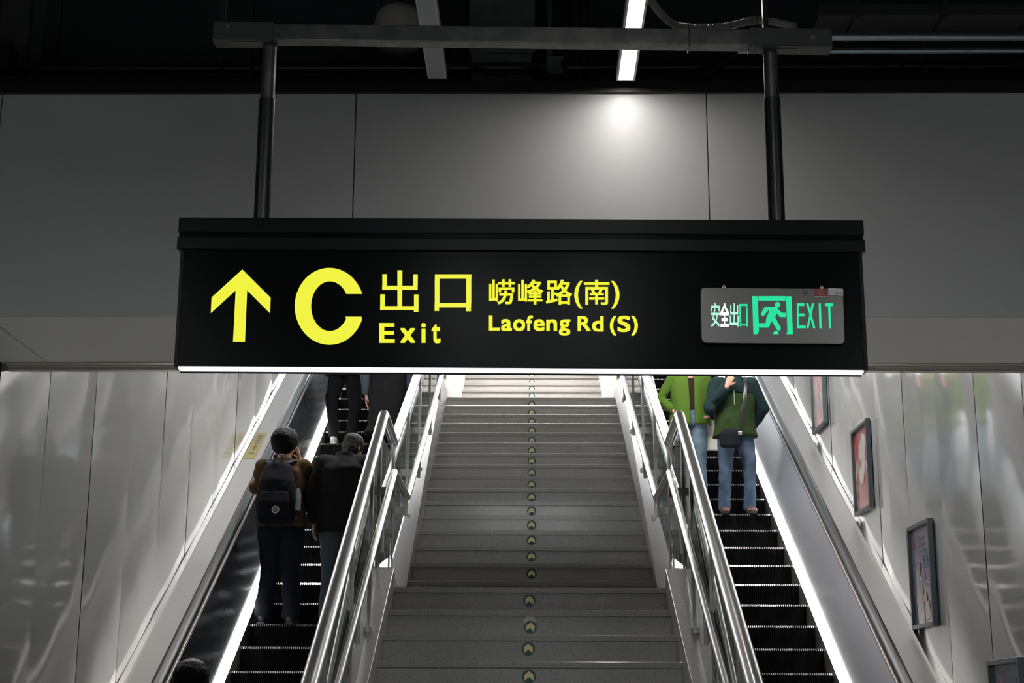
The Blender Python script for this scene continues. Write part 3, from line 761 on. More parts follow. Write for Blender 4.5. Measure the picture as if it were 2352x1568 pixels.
tag(part('cable_tray', tray, mat('tray_steel', (.12, .12, .12), .35, .8), None), 'dark cable tray in the ceiling above the shiny right pipes', 'cable tray')
for x, yt, yb2, Y, lab in ((507, 100, 188, 7.75, 'thin threaded rod left of the beam bracket, standing on the fascia top'), (575, 108, 190, 7.75, 'thin threaded rod just left of the left sign pole'), (2078, 122, 205, 7.75, 'short thin threaded rod right of the right sign pole'),
                       (2123, 10, 203, 7.75, 'longer thin threaded rod crossing the pipes on the right'), (131, 8, 143, 8.1, 'thin rod holding the dark pipe on the far left')):
    p = at_y(x, yb2, Y); 
    mb = MB(); mb.loft([p, Vector((p.x, p.y, 6.25))], .007, 8); mb.loft([p, p+Vector((0, 0, .012))], .014, 6)
    tag(part('threaded_rod', mb, BLACKPL, None), lab, 'rod')
d = thing('dome_speaker', 'round pale dome speaker hanging behind the beam, left of the switched-off lamp', 'speaker', tuple(at_y(915, 90, 7.95)))
c = d.location.copy(); q = MB(); prof = [(.036, .204), (.09, .186), (.126, .144), (.142, .072), (.147, .0), (.149, -.006)]
for z in (0,):
    mb = MB(); mb.loft([c+Vector((0, 0, h)) for r, h in prof], [r for r, h in prof], 32); fam(d, 'shell', mb, WHITEPL, smooth=60)
mb = MB(); mb.loft([c+Vector((0, 0, h)) for r, h in [(.149, -.004), (.142, -.020), (.108, -.040), (.06, -.053), (.01, -.058)]], [.149, .142, .108, .06, .01], 32)
fam(d, 'grille', mb, mat('speaker_grille', (.34, .33, .31), .6, bump=(220, .6), bumpdist=.004), smooth=60)
fam(d, 'hanger', MB().loft([c+Vector((0, 0, .19)), Vector((c.x, c.y, 6.25))], .012, 10), BLACKPL)
# square duct and risers above the fascia
a = at_y(1078, 60, 8.25); b = at_y(1229, 60, 8.25)
t = thing('air_duct', 'wide galvanised duct dropping behind the beam at centre', 'duct', ((a.x+b.x)/2, 8.4, 4.75))
fam(t, 'lower_section', MB().box(a.x+.012, b.x-.018, 8.25, 8.6, 4.75, 5.42), DUCTM, bevel=.004); fam(t, 'upper_section', MB().box(a.x, b.x, 8.235, 8.62, 5.40, 6.25), DUCTM, bevel=.004)
for x, r, lab in ((1262, .022, 'vertical pipe just right of the galvanised duct'), (1300, .032, 'thicker vertical pipe midway between duct and lit lamp'), (1343, .030, 'vertical pipe left of the lit lamp')):
    p = at_y(x, 120, 8.3); pipe('riser_pipe', [(p.x, 8.3, 4.7), (p.x, 8.3, 6.25)], r, PIPEM if x == 1262 else MATS['dark_pipe'], lab)
jb = at_y(1276, 155, 8.2); tag(part('junction_box', MB().box(jb.x-.05, jb.x+.05, 8.17, 8.25, jb.z-.05, jb.z+.06), mat('box_grey', (.16, .17, .17), .5), None, bevel=.004), 'small grey junction box right of the duct with a black cable', 'box')
def cable(pts, r, lab, Y):
    Q = spline([at_y(x, y, Y) for x, y in pts], 10); tag(part('black_cable', MB().loft(Q, r, 10), BLACKPL, None, smooth=60), lab, 'cable')
cable([(1040, 115), (1070, 140), (1110, 160), (1160, 170), (1235, 155), (1262, 172), (1285, 178), (1300, 165), (1292, 140)], .012, 'sagging black cable looping around the duct and junction box', 8.14)
cable([(1655, 60), (1650, 110), (1630, 150), (1590, 178), (1545, 205)], .016, 'black cable curving down to the fascia right of the lamp', 8.0)
cable([(1700, 118), (1668, 140), (1630, 165), (1590, 195), (1575, 215)], .026, 'thick black hose slanting down to the fascia right of the lamp', 7.95)
bx = at_y(12, 128, 7.9); tag(part('junction_box', MB().box(bx.x-.25, bx.x+.06, 7.80, 7.95, bx.z-.10, bx.z+.04), BLACKPL, None, bevel=.005), 'dark junction box at the far left of the ceiling', 'box')
# little black latches on the soffit edge track
for x, y, lab in ((350, 838, 'black latch under the soffit edge, left of the sign'), (2072, 850, 'black latch under the soffit edge, right of the sign')):
    p = at_y(x, y, 8.86); tag(part('edge_latch', MB().prism([(p.x-.028, p.z+.014), (p.x+.028, p.z+.014), (p.x+.022, p.z-.006), (p.x-.004, p.z-.012), (p.x-.022, p.z-.004)], 'y', 8.84, 8.87), BLACKPL, None), lab, 'latch')

# ------------------------------------------------------------------ framed posters on the right wall
FRM = mat('poster_frame_metal', (.10, .13, .14), .35, .6)
def vtx_mat(name, stops, scale, kind='noise', rough=.15):
    m = bpy.data.materials.new(name); m.use_nodes = True; nt = m.node_tree; b = nt.nodes['Principled BSDF']; b.inputs['Roughness'].default_value = rough
    tc = nt.nodes.new('ShaderNodeTexCoord'); mp = nt.nodes.new('ShaderNodeMapping'); mp.inputs['Scale'].default_value = scale
    n = nt.nodes.new('ShaderNodeTexNoise'); n.inputs['Scale'].default_value = 1; n.inputs['Detail'].default_value = 3; n.inputs['Distortion'].default_value = 1.2
    r = nt.nodes.new('ShaderNodeValToRGB'); cr = r.color_ramp
    while len(cr.elements) < len(stops): cr.elements.new(.5)
    for e, (p, c) in zip(cr.elements, stops): e.position = p; e.color = (*c, 1)
    nt.links.new(tc.outputs['Object'], mp.inputs[0]); nt.links.new(mp.outputs[0], n.inputs[0]); nt.links.new(n.outputs[0], r.inputs[0]); nt.links.new(r.outputs[0], b.inputs['Base Color'])
    b.inputs['Coat Weight'].default_value = .8; b.inputs['Coat Roughness'].default_value = .03
    return m
PRED = vtx_mat('print_red', [(.38, (.22, .025, .02)), (.5, (.32, .06, .05)), (.58, (.38, .28, .27)), (.7, (.42, .40, .39))], (1, 4, 3))
PPINK = vtx_mat('print_pink', [(.4, (.7, .35, .33)), (.6, (.75, .6, .6))], (1, 4, 3))
PLIL = vtx_mat('print_lilac', [(.4, (.12, .12, .17)), (.6, (.17, .17, .22))], (1, 3, 3))
PGRY = vtx_mat('print_grey', [(.4, (.06, .065, .09)), (.6, (.10, .115, .15))], (1, 5, 5))
BLU = mat('print_blue', (.03, .045, .12), .2, coat=.8); SKIN_P = mat('print_pale', (.22, .12, .11), .2, coat=.8); REDP = mat('print_crimson', (.22, .03, .04), .2, coat=.8); DKP = mat('print_dark', (.025, .03, .045), .2, coat=.8); WHP = mat('print_white', (.42, .40, .39), .2, coat=.8)
def poster(yc, z0, m, label, art):
    t = thing('framed_poster', label, 'poster', (WX-.01, yc, z0))
    X = WX-.012; hw = .345; h = .83; d = .045; f = .035
    fr = MB()
    for b in ((yc-hw, yc-hw+f, z0, z0+h), (yc+hw-f, yc+hw, z0, z0+h), (yc-hw+f, yc+hw-f, z0, z0+f), (yc-hw+f, yc+hw-f, z0+h-f, z0+h)):
        fr.box(X-d, X, *b)
    fam(t, 'frame', fr, FRM, bevel=.004)
    pr = fam(t, 'print', MB().box(X-.018, X-.012, yc-hw+f, yc+hw-f, z0+f, z0+h-f), m)
    fam(t, 'backing', MB().box(X-.012, X, yc-hw+f, yc+hw-f, z0+f, z0+h-f), BLACKPL)
    for i, (poly, mm) in enumerate(art):
        q = MB(); W_ = 2*(hw-f); H_ = h-2*f
        # poster x runs from far (0) to near (1) as read by a viewer
        pp = [(yc+hw-f-a*W_, z0+f+b*H_) for a, b in poly]
        q.prism(pp, 'x', X-.0205-.0002*i, X-.018); fam(t, 'artwork', q, mm, up=pr if False else None)
bld = [[(.45, .56), (.45, .66), (.55, .62), (.62, .70), (.66, .60), (.72, .68), (.75, .76), (.80, .76), (.80, .62), (.95, .60), (.95, .56)], [(.42, .38), (.5, .50), (.52, .42), (.62, .54), (.66, .44), (.78, .40), (.78, .36)]]
def oval(cx, cy, rx, ry, n=16): return [(cx+rx*math.cos(2*PI*k/n), cy+ry*math.sin(2*PI*k/n)) for k in range(n)]
poster(16.25, 4.69, PPINK, 'pink framed poster highest on the right wall, half hidden by the sign', [(oval(.5, .3, .22, .2), WHP)])
poster(14.28, 3.525, PRED, 'red and white framed poster, second highest on the right wall', [(oval(.52, .62, .20, .25), WHP), (oval(.62, .78, .16, .14), WHP), (oval(.40, .56, .08, .07), SKIN_P), (oval(.45, .42, .16, .12), WHP)])
poster(12.29, 2.340, PLIL, 'lilac framed poster with blue buildings, lower on the right wall', [(bld[0], BLU), (bld[1], BLU), (R4(.42, .72, .86, .90), BLU), (R4(.38, .68, .80, .83), BLU), (R4(.45, .75, .75, .76), DKP), (oval(.14, .84, .05, .05), REDP), (oval(.34, .60, .09, .07), DKP), ([(.22, .0), (.15, .25), (.2, .42), (.35, .48), (.5, .38), (.52, .2), (.5, 0)], DKP), (oval(.34, .55, .06, .05), SKIN_P), ([(.28, .22), (.30, .42), (.38, .42), (.38, .22)], SKIN_P), (oval(.60, .26, .09, .06), REDP), ([(.58, .02), (.60, .22), (.76, .22), (.84, .05)], SKIN_P), ([(.84, .0), (.86, .12), (1, .04), (1, 0)], BLU)])
poster(10.29, 1.19, PGRY, 'grey framed poster in the bottom right corner of the picture', [(oval(.2, .80, .06, .09), REDP), (R4(.35, .85, .62, .88), BLU), ([(.3, .3), (.4, .6), (.5, .3)], DKP)])

# yellow notice on the left escalator's deck
ym = MB(); hz = .4925
def dk(x, Y): return (x, Y, ez(Y)+hz)
ya1, ya2 = 16.12, 16.84
YELN = mat('yellow_notice', (.20, .17, .04), .5)
tn = thing('yellow_notice', 'yellow notice with dark characters on the left escalator deck', 'notice', dk(-3.0, 16.5))
def dslab(mb, x0, x1, y0, y1, up):
    mb.hexa([dk(x0, y0), dk(x1, y0), dk(x1, y1), dk(x0, y1)], [tuple(Vector(dk(a, b))+Vector((0, 0, up))) for a, b in ((x0, y0), (x1, y0), (x1, y1), (x0, y1))])
mb = MB(); dslab(mb, -3.088, -2.975, ya1, ya2, .001)
fam(tn, 'sheet', mb, YELN)
mb = MB(); xc_ = -3.032
for k, wd in enumerate((.026, .0, .012, .022, .006, .026, .026, .026, .026)):
    if wd == 0: continue
    yy = ya1+.12+k*.060
    for q in (0, .014, .028): dslab(mb, xc_-wd, xc_+wd, yy+q, yy+q+.008, .002)
    for xx in (-wd*.8, 0, wd*.8): dslab(mb, xc_+xx-.0025, xc_+xx+.0025, yy, yy+.036, .002)
fam(tn, 'characters', mb, INK)
# ------------------------------------------------------------------ people
CLOUD = bpy.data.textures.new('cloth_folds', 'CLOUDS'); CLOUD.noise_scale = .11; CLOUD.noise_depth = 1
HAIRTX = bpy.data.textures.new('hair_locks', 'CLOUDS'); HAIRTX.noise_scale = .025; HAIRTX.noise_depth = 2
def organic(name, mb, m, parent, voxel=.012, smooth=4, disp=0., tex=None):
    """fuse overlapping lofts into one continuous skin"""
    me = mb.mesh(name); o = bpy.data.objects.new('tmp', me); COL.objects.link(o)
    r = o.modifiers.new('r', 'REMESH'); r.mode = 'VOXEL'; r.voxel_size = voxel
    if smooth:
        q = o.modifiers.new('s', 'SMOOTH'); q.iterations = smooth; q.factor = .5
    if disp:
        d = o.modifiers.new('d', 'DISPLACE'); d.texture = tex or CLOUD; d.strength = disp; d.mid_level = .5; d.texture_coords = 'GLOBAL'
    bpy.context.view_layer.update()
    res = bpy.data.meshes.new_from_object(o.evaluated_get(bpy.context.evaluated_depsgraph_get()))
    bpy.data.objects.remove(o); bpy.data.meshes.remove(me)
    res.name = name
    return link(name, res, m, parent, smooth=True)
V = Vector
def add_hand(mb, w, d, n, curl=.5, thumb_side=1, s=1.):
    """palm and five separate fingers; w wrist, d direction to the fingers, n palm-facing normal"""
    w, d, n = V(w), V(d).normalized(), V(n); n = (n-d*n.dot(d)).normalized(); sd = d.cross(n)*thumb_side
    mb.loft([w-d*.03*s, w, w+d*.035*s, w+d*.08*s, w+d*.095*s], [(.023*s, .020*s), (.027*s, .018*s), (.038*s, .016*s), (.040*s, .014*s), (.034*s, .010*s)], 12, side=sd)
    for i, (off, ln) in enumerate(((.030, .070), (.010, .080), (-.010, .076), (-.029, .060))):
        p = w+d*.088*s+sd*off*s; dd = d.copy(); P = [p-d*.02*s, p]
        for k in range(3):
            a = curl*(.7 if k == 0 else 1.)
            dd = (dd*math.cos(a)+n*math.sin(a)).normalized() if k == 0 else (Matrix.Rotation(-a, 3, sd*thumb_side*1.0) @ dd if False else (dd*math.cos(a)+(n*dd.dot(d)-d*dd.dot(n))*math.sin(a)).normalized())
            p = p+dd*ln*s*(.45, .32, .23)[k]; P.append(p)
        mb.loft(P, [.0095*s, .0095*s, .0088*s, .0080*s, .0065*s], 8, side=sd)
    p = w+d*.025*s+sd*.026*s; dd = (sd*.75+d*.55+n*.35).normalized(); P = [p, p+dd*.032*s]; dd = (sd*.25+d*.8+n*.5).normalized(); P += [P[-1]+dd*.028*s, P[-1]+dd*.050*s]
    mb.loft(P, [.012*s, .0105*s, .0095*s, .0075*s], 8, side=n)
def person(name, label, loc, rot, H, P, cols, group=None):
    """P: joint positions for a 1.75 m figure facing +y"""
    t = thing(name, label, 'person', loc, group); t.rotation_euler = (0, 0, rot); k = H/1.75; t.scale = (k, k, k)
    J = dict(hip=(0, 0, .95), chest=(0, .0, 1.28), neck=(0, -.005, 1.475), head=(0, .015, 1.52), yaw=0., nod=0.,
             kl=(-.10, .03, .50), kr=(.10, .03, .50), al=(-.115, -.02, .10), ar=(.115, -.02, .10),
             sl=(-.185, -.01, 1.42), sr=(.185, -.01, 1.42), el=(-.26, -.03, 1.13), er=(.26, -.03, 1.13), wl=(-.25, .06, .88), wr=(.25, .06, .88),
             hl=(0, .1, -1), hr=(0, .1, -1), nl=(1, 0, 0), nr=(-1, 0, 0), cl=.35, cr=.35, toe=.0)
    J.update(P); j = {a: (V(b) if isinstance(b, tuple) else b) for a, b in J.items()}
    hc = j['head']; Rm = Matrix.Rotation(j['yaw'], 3, 'Z') @ Matrix.Rotation(-j['nod'], 3, 'X')
    def hd(x, y, z): return hc+Rm @ V((x, y, z))
    hx = Rm @ V((1, 0, 0))
    b = MB()
    b.loft([(0, 0, .86), (0, 0, .95), (0, 0, 1.1), (0, .0, 1.25), (0, -.005, 1.38), (0, -.005, 1.45), j['neck'], hd(0, -.005, .03)], [(.13, .10), (.155, .11), (.135, .10), (.155, .115), (.17, .105), (.10, .075), (.058, .058), (.055, .058)], 18)
    b.loft([hd(0, 0, -.01), hd(0, .015, .02), hd(0, .020, .06), hd(0, .010, .11), hd(0, .0, .15), hd(0, -.006, .19), hd(0, -.006, .215), hd(0, -.006, .228)],
           [(.035, .045), (.050, .068), (.062, .085), (.071, .094), (.075, .097), (.066, .085), (.045, .055), (.012, .015)], 18, side=hx)
    b.loft([hd(0, .088, .125), hd(0, .104, .09), hd(0, .118, .072), hd(0, .098, .062)], [.009, .012, .015, .010], 8, side=hx)   # nose
    b.loft([hd(-.022, .097, .040), hd(0, .106, .043), hd(.022, .097, .040)], [.004, .008, .004], 8, side=(0, 0, 1))             # mouth
    b.loft([hd(0, .07, -.004), hd(0, .092, .008), hd(0, .084, .022)], [.018, .018, .016], 8, side=hx)                         # chin
    for s in (-1, 1):
        b.loft([hd(s*.074, -.004, .070), hd(s*.086, -.012, .085), hd(s*.088, -.016, .110), hd(s*.078, -.006, .122)], [.007, .011, .013, .008], 8, side=(0, 1, 0))
    for s, a in ((-1, 'l'), (1, 'r')):
        b.loft([(s*.085, 0, .92), (s*.095, .005, .80), j['k'+a], j['a'+a]], [.088, .085, .055, .040], 12)
        b.loft([j['a'+a]+V((0, -.05, -.055)), j['a'+a]+V((0, .02, -.05)), j['a'+a]+V((s*.01, .14, -.075))], [.032, .040, .030], 10)
        b.loft([V((s*.10, -.005, 1.42)), j['s'+a], j['e'+a], j['w'+a]], [.060, .055, .042, .026], 12, side=(0, 1, 0))
        b.ball(j['e'+a], .042); add_hand(b, j['w'+a], j['h'+a], j['n'+a], j['c'+a], -s)
    organic('body', b, cols['skin'], t, .0065, 3)
    for s in (-1, 1):
        e = MB(); e.ball(hd(s*.030, .078, .108), .0125, 12, 8); ey = part('eye', e, MATS['eye_white'], t, smooth=True)
        e = MB(); e.ball(hd(s*.030, .0865, .108), .0060, 10, 6); part('iris', e, MATS['iris_brown'], ey, smooth=True)
    return t, j, hd, hx
mat('eye_white', (.6, .58, .55), .2); mat('iris_brown', (.03, .015, .01), .2)
SKIN = mat('skin', (.42, .22, .15), .5); SKIN2 = mat('skin_tan', (.32, .15, .09), .5)
HAIR = mat('black_hair', (.003, .0027, .003), .5, spec=.08, bump=(90, .5)); HAIRG = mat('greying_hair', (.006, .006, .006), .45, spec=.1, var=(80, (.03, .03, .03), .5, .85), bump=(90, .8))
def cloth(n, c, r=.85, **k): return mat(n, tuple(x*.9 for x in c), .9, spec=.12, bump=(60, .25), bumpdist=.004, **k)
MUST = cloth('mustard_corduroy', (.072, .043, .018)); NAVYC = cloth('navy_trousers', (.010, .012, .018)); BLKC = cloth('black_jacket', (.008, .008, .009), .5)
BLKT = cloth('black_trousers', (.007, .007, .008)); JEAN = cloth('washed_jeans', (.035, .058, .095), var=(5, (.085, .12, .17), .4, .7)); JEANG = cloth('grey_jeans', (.045, .06, .075)); JEANL = cloth('pale_jeans', (.09, .145, .19), var=(5, (.19, .26, .31), .4, .7))
LIME = cloth('lime_jacket', (.07, .135, .018), .6); OLIV = cloth('olive_jacket', (.020, .040, .012), .6); TEALD = cloth('dark_teal_yoke', (.010, .024, .026), .6); BRWN = cloth('dark_tshirt', (.03, .02, .016))
SHB = mat('brown_shoe_leather', (.08, .04, .025), .45); SHP = mat('pale_sneaker', (.35, .36, .30), .6); SHD = mat('dark_shoe', (.015, .016, .02), .5); GREYS = cloth('grey_sleeve', (.05, .065, .08))
PACK = cloth('black_pack_cloth', (.008, .009, .013), .6)

def jacket(t, j, m, hem=.86, fat=1., sleeve=None, name='jacket', collar=.0, arms=True, hemr=(.225, .165), slv=1.):
    b = MB(); f = fat
    zs = [(hem, hemr[0]*f, hemr[1]*f), (hem+.10, .205*f, .155*f), (1.10, .195*f, .15*f), (1.25, .205*f, .15*f), (1.37, .20*f, .14*f), (1.44, .15*f, .105*f), (1.485, .085, .085), (1.505+collar, .078, .080)]
    b.loft([(0, -.005, z) for z, _, _ in zs], [(a, c) for _, a, c in zs], 22)
    if arms and sleeve is None: sleeves(b, j, f, slv)
    o = organic(name, b, m, t, .013, 3, .022)
    if sleeve is not None:
        b = MB(); sleeves(b, j, f, slv); organic('sleeves', b, sleeve, t, .013, 3, .018)
    return o
def sleeves(b, j, f, slv=1.):
    for s, a in ((-1, 'l'), (1, 'r')):
        S, E, Wr = j['s'+a], j['e'+a], j['w'+a]
        b.loft([V((s*.11, -.005, 1.415)), S, S.lerp(E, .5), E, E.lerp(Wr, .5), E.lerp(Wr, .93)], [x*f*slv for x in (.078, .078, .068, .063, .055, .046)], 14, side=(0, 1, 0)); b.ball(E, .064*f*slv); b.ball(S, .074*f*slv)
def trousers(t, j, m, w=1., low=.0, name='trousers'):
    b = MB()
    b.loft([(0, 0, 1.04), (0, 0, .95), (0, 0, .86)], [(.165, .125), (.18, .14), (.17, .13)], 18)
    for s, a in ((-1, 'l'), (1, 'r')):
        K, A = j['k'+a], j['a'+a]
        b.loft([(s*.085, 0, .93), (s*.095, .005, .80), K+V((0, .0, .08)), K, K.lerp(A, .5), A+V((0, 0, .01)), A+V((0, 0, -.045+low))], [x*w for x in (.105, .102, .080, .074, .068, .068, .072)], 16)
    return organic(name, b, m, t, .013, 3, .020)
def shoes(t, j, m, sole=None):
    for s, a in ((-1, 'l'), (1, 'r')):
        A = j['a'+a]; z0 = A.z-.10
        b = MB()
        b.loft([(A.x, A.y-.085, z0+.04), (A.x, A.y-.04, z0+.055), (A.x, A.y+.04, z0+.055), (A.x+s*.008, A.y+.11, z0+.042), (A.x+s*.012, A.y+.175, z0+.034), (A.x+s*.012, A.y+.20, z0+.030)], [(.026, .030), (.042, .050), (.044, .050), (.050, .040), (.045, .032), (.025, .020)], 14)
        b.loft([(A.x, A.y-.02, z0+.05), (A.x, A.y-.02, z0+.12)], [(.042, .050), (.040, .045)], 12)
        o = organic('shoe', b, m, t, .008, 3)
        b = MB(); b.loft([(A.x, A.y-.09, z0+.012), (A.x, A.y+.05, z0+.012), (A.x+s*.01, A.y+.205, z0+.012)], [(.038, .011), (.046, .012), (.040, .011)], 12); part('sole', b, sole or BLACKPL, o, smooth=60)
def hair(t, hd, hx, m, w=1., puff=0., back=.02, name='hair'):
    b = MB()
    b.loft([hd(0, -.045, back), hd(0, -.035, .07), hd(0, -.022, .11), hd(0, -.012, .16), hd(0, -.006, .20), hd(0, -.004, .235+puff*.5), hd(0, -.004, .250+puff)],
           [(.055*w, .045*w), (.078*w+puff, .066*w), (.086*w+puff, .083*w+puff), (.090*w+puff, .104*w+puff), (.080*w+puff, .095*w+puff), (.052*w+puff, .062*w+puff), (.018, .02)], 20, side=hx)
    b.loft([hd(-.05, .082, .170), hd(0, .094, .178), hd(.05, .082, .170)], [.012, .020, .012], 8, side=(0, 0, 1))
    return organic(name, b, m, t, .007, 2, .008+puff*.1, HAIRTX)

# --- left escalator, nearest pair
zs_ = lambda k: (EY0-ERUN*k, EZ0-ERISE*k)
Y, Z = zs_(6)
t, j, hd, hx = person('person', 'person in mustard jacket raising both hands to the face, seen from behind', (-2.28, Y+.16, Z), 0, 1.76,
    dict(el=(-.27, .12, 1.25), wl=(-.06, .27, 1.50), er=(.26, .16, 1.30), wr=(.10, .27, 1.53), hl=(.35, .1, 1), hr=(-.2, .1, 1), nl=(1, -.3, 0), nr=(-1, -.3, 0), cl=.6, cr=.6, yaw=-.45, kl=(-.09, .02, .50), kr=(.10, .02, .50), al=(-.13, -.03, .10), ar=(.12, -.03, .10)), dict(skin=SKIN2))
jacket(t, j, MUST, .87, 1.05); trousers(t, j, NAVYC, 1.18); shoes(t, j, SHD); hair(t, hd, hx, HAIR, 1.05, .030)
ph = thing('camera', 'small dark camera held up to the face of the mustard-jacketed person', 'camera', (-2.28+.02*1, Y+.16+.34, Z+1.60))
part('camera_body', MB().box(-.065, .065, -.015, .02, -.04, .04), BLACKPL, ph, bevel=.006); part('lens', MB().loft([(0, .02, 0), (0, .06, 0)], .028, 20), BLACKPL, ph, smooth=50)
bp = thing('backpack', 'black backpack with a round white badge on the mustard-jacketed back', 'backpack', (-2.30, Y+.16-.20, Z+1.16))
b = MB(); b.loft([(0, 0, -.28), (0, -.015, -.24), (0, -.03, -.08), (0, -.02, .10), (0, .01, .24), (0, .03, .30)], [(.13, .05), (.175, .085), (.185, .105), (.17, .09), (.13, .06), (.06, .03)], 20)
organic('pack', b, PACK, bp, .012, 3, .012)
b = MB(); b.loft([(0, -.125, -.22), (0, -.14, -.10), (0, -.12, .0)], [(.13, .02), (.145, .03), (.12, .02)], 16); organic('front_pocket', b, PACK, bp, .01, 3, .008)
b = MB(); tube(b, [(-.035, -.02, .28), (-.035, -.035, .345), (.035, -.035, .345), (.035, -.02, .28)], .008, 8, bend=.02); part('carry_loop', b, BLACKPL, bp, smooth=60)
for s in (-1, 1):
    b = MB(); b.loft([(s*.07, .02, .28), (s*.115, .10, .315), (s*.13, .20, .32), (s*.14, .30, .24), (s*.145, .335, .10), (s*.16, .30, -.08), (s*.175, .16, -.18), (s*.15, .03, -.22)], [(.032, .008)]*8, 10, side=(1, 0, 0)); part('shoulder_strap', b, cloth('strap_blue', (.02, .03, .055)) if s < 0 else MATS['strap_blue'], bp, smooth=60)
b = MB(); b.prism([(.02+.034*math.cos(k*PI/12), -.17+.034*math.sin(k*PI/12)) for k in range(24)], 'y', -.172, -.166); bd = part('badge', b, mat('badge_white', (.45, .44, .38), .5), bp)
b = MB(); b.prism([(.02+.022*math.cos(k*PI/12), -.17+.022*math.sin(k*PI/12)) for k in range(24)], 'y', -.1725, -.172); part('badge_centre', b, mat('badge_dark', (.03, .03, .03), .5), bd)
b = MB(); b.prism([(.02+(.013 if k % 2 else .005)*math.cos(k*PI/5), -.17+(.013 if k % 2 else .005)*math.sin(k*PI/5)) for k in range(10)], 'y', -.1732, -.1725); part('badge_star', b, MATS['badge_white'], bd)
b = MB(); b.loft([(.19, -.02, -.16), (.19, -.02, -.02), (.19, -.02, .04)], [.032, .034, .018], 14); part('bottle', b, mat('bottle_grey', (.20, .21, .23), .2), bp, smooth=50)
t, j, hd, hx = person('person', 'person in black jacket and jeans with bowed greying head, beside the backpack', (-1.72, Y+.15, Z), 0, 1.80,
    dict(head=(.03, .07, 1.475), yaw=-.55, nod=.45, el=(-.29, -.03, 1.13), er=(.28, -.02, 1.12), wl=(-.27, .10, .90), wr=(.22, .18, .98), hr=(-.3, .9, .1), nr=(0, 0, 1), neck=(.01, .03, 1.46)), dict(skin=SKIN2))
jacket(t, j, BLKC, .80, 1.12, collar=.02); trousers(t, j, JEANG, 1.10); shoes(t, j, SHD); hair(t, hd, hx, HAIRG, 1.0, .006)
# --- left escalator, farther pair
Y, Z = zs_(-5)
t, j, hd, hx = person('person', 'person in black trousers and pale sneakers, upper body behind the sign', (-2.26, Y+.16, Z), 0, 1.76,
    dict(kl=(-.15, .03, .50), kr=(.13, .05, .50), al=(-.10, -.05, .10), ar=(.10, -.03, .10), el=(-.33, .0, 1.13), wl=(-.38, .10, .93), hl=(-.1, .9, -.45), nl=(0, -.3, -1), cl=.5), dict(skin=SKIN2))
jacket(t, j, BLKC, .84, 1.05); trousers(t, j, BLKT, .98, .03); shoes(t, j, SHP, SHP); hair(t, hd, hx, HAIR)
Y, Z = zs_(-3)
t, j, hd, hx = person('person', 'person in long black coat with grey sleeves, beside the one in pale sneakers', (-1.66, Y+.16, Z), 0, 1.78,
    dict(er=(.27, -.02, 1.10), wr=(.22, .10, .86)), dict(skin=SKIN))
jacket(t, j, BLKC, .42, 1.08, sleeve=GREYS, name='coat', hemr=(.26, .20)); trousers(t, j, BLKT, 1.05); shoes(t, j, SHD); hair(t, hd, hx, HAIR)
# --- left escalator, at the foot
Y, Z = zs_(16)
t, j, hd, hx = person('person', 'person at the foot of the left escalator, only the black hair in view', (-2.215, Y+.15, Z), 0, 1.665, dict(yaw=-.1), dict(skin=SKIN2))
jacket(t, j, BLKC, .84, 1.05); trousers(t, j, NAVYC); shoes(t, j, SHD); hair(t, hd, hx, HAIR, 1.1, .026)

# --- right escalator, both facing the camera
def open_jacket(t, j, m, hem, f, gap_top, gap_bot):
    """jacket hanging open down the front"""
    zs = [(hem, .225*f, .165*f), (hem+.10, .21*f, .158*f), (1.10, .198*f, .152*f), (1.25, .205*f, .15*f), (1.37, .20*f, .142*f), (1.44, .15*f, .110*f), (1.475, .105, .098), (1.515, .105, .105)]
    vs = []; n = 40; fs = []
    for i, (z, a, c) in enumerate(zs):
        q = i/(len(zs)-1); g = gap_bot*(1-q)+gap_top*q
        if i >= 6: g += .25
        for k in range(n+1):
            an = PI/2+g+(2*PI-2*g)*k/n+.08*(1-q)
            wv = 1+.03*math.sin(5*an+z*9)+.02*math.sin(11*an-z*7)
            vs.append((a*wv*math.cos(an), c*wv*math.sin(an)-.005, z+.01*math.sin(3*an)*(i == 0)))
    for i in range(len(zs)-1):
        for k in range(n): fs.append((i*(n+1)+k, i*(n+1)+k+1, (i+1)*(n+1)+k+1, (i+1)*(n+1)+k))
    mb = MB(); mb.add(vs, fs); o = part('jacket', mb, m, t, smooth=True)
    sd = o.modifiers.new('thick', 'SOLIDIFY'); sd.thickness = .012; sb = o.modifiers.new('sub', 'SUBSURF'); sb.levels = 1; sb.render_levels = 1
    b = MB(); sleeves(b, j, f); organic('sleeves', b, m, t, .013, 3, .022)
Y, Z = zs_(-1)
t, j, hd, hx = person('person', 'person in open lime green jacket over dark T-shirt, hand on hip', (1.735, Y+.14, Z), PI, 1.65,
    dict(er=(.335, -.06, 1.19), wr=(.185, .07, 1.02), hr=(-.6, .5, -.3), nr=(-.2, -1, 0), el=(-.30, -.02, 1.18), wl=(-.20, .10, 1.03), hl=(.1, .3, -1), nl=(1, 0, 0), cl=1.1), dict(skin=mat('skin_pink', (.55, .25, .22), .5)))
open_jacket(t, j, LIME, .86, 1.06, .16, .10)
b = MB(); b.loft([(0, 0, .92), (0, 0, 1.1), (0, 0, 1.25), (0, 0, 1.36), (0, 0, 1.42)], [(.165, .13), (.155, .122), (.17, .13), (.175, .122), (.12, .085)], 20); organic('tshirt', b, BRWN, t, .012, 3, .01)
trousers(t, j, JEANL, 1.02); shoes(t, j, SHB); hair(t, hd, hx, HAIR)
bagX = (1.965, Y+.16, Z)
bg = thing('shopping_bag', 'white paper shopping bag hanging from the lime-jacketed person\'s hand', 'bag', (1.985, Y+.20, Z+.56))
wb = mat('white_paper', (.78, .78, .70), .6)
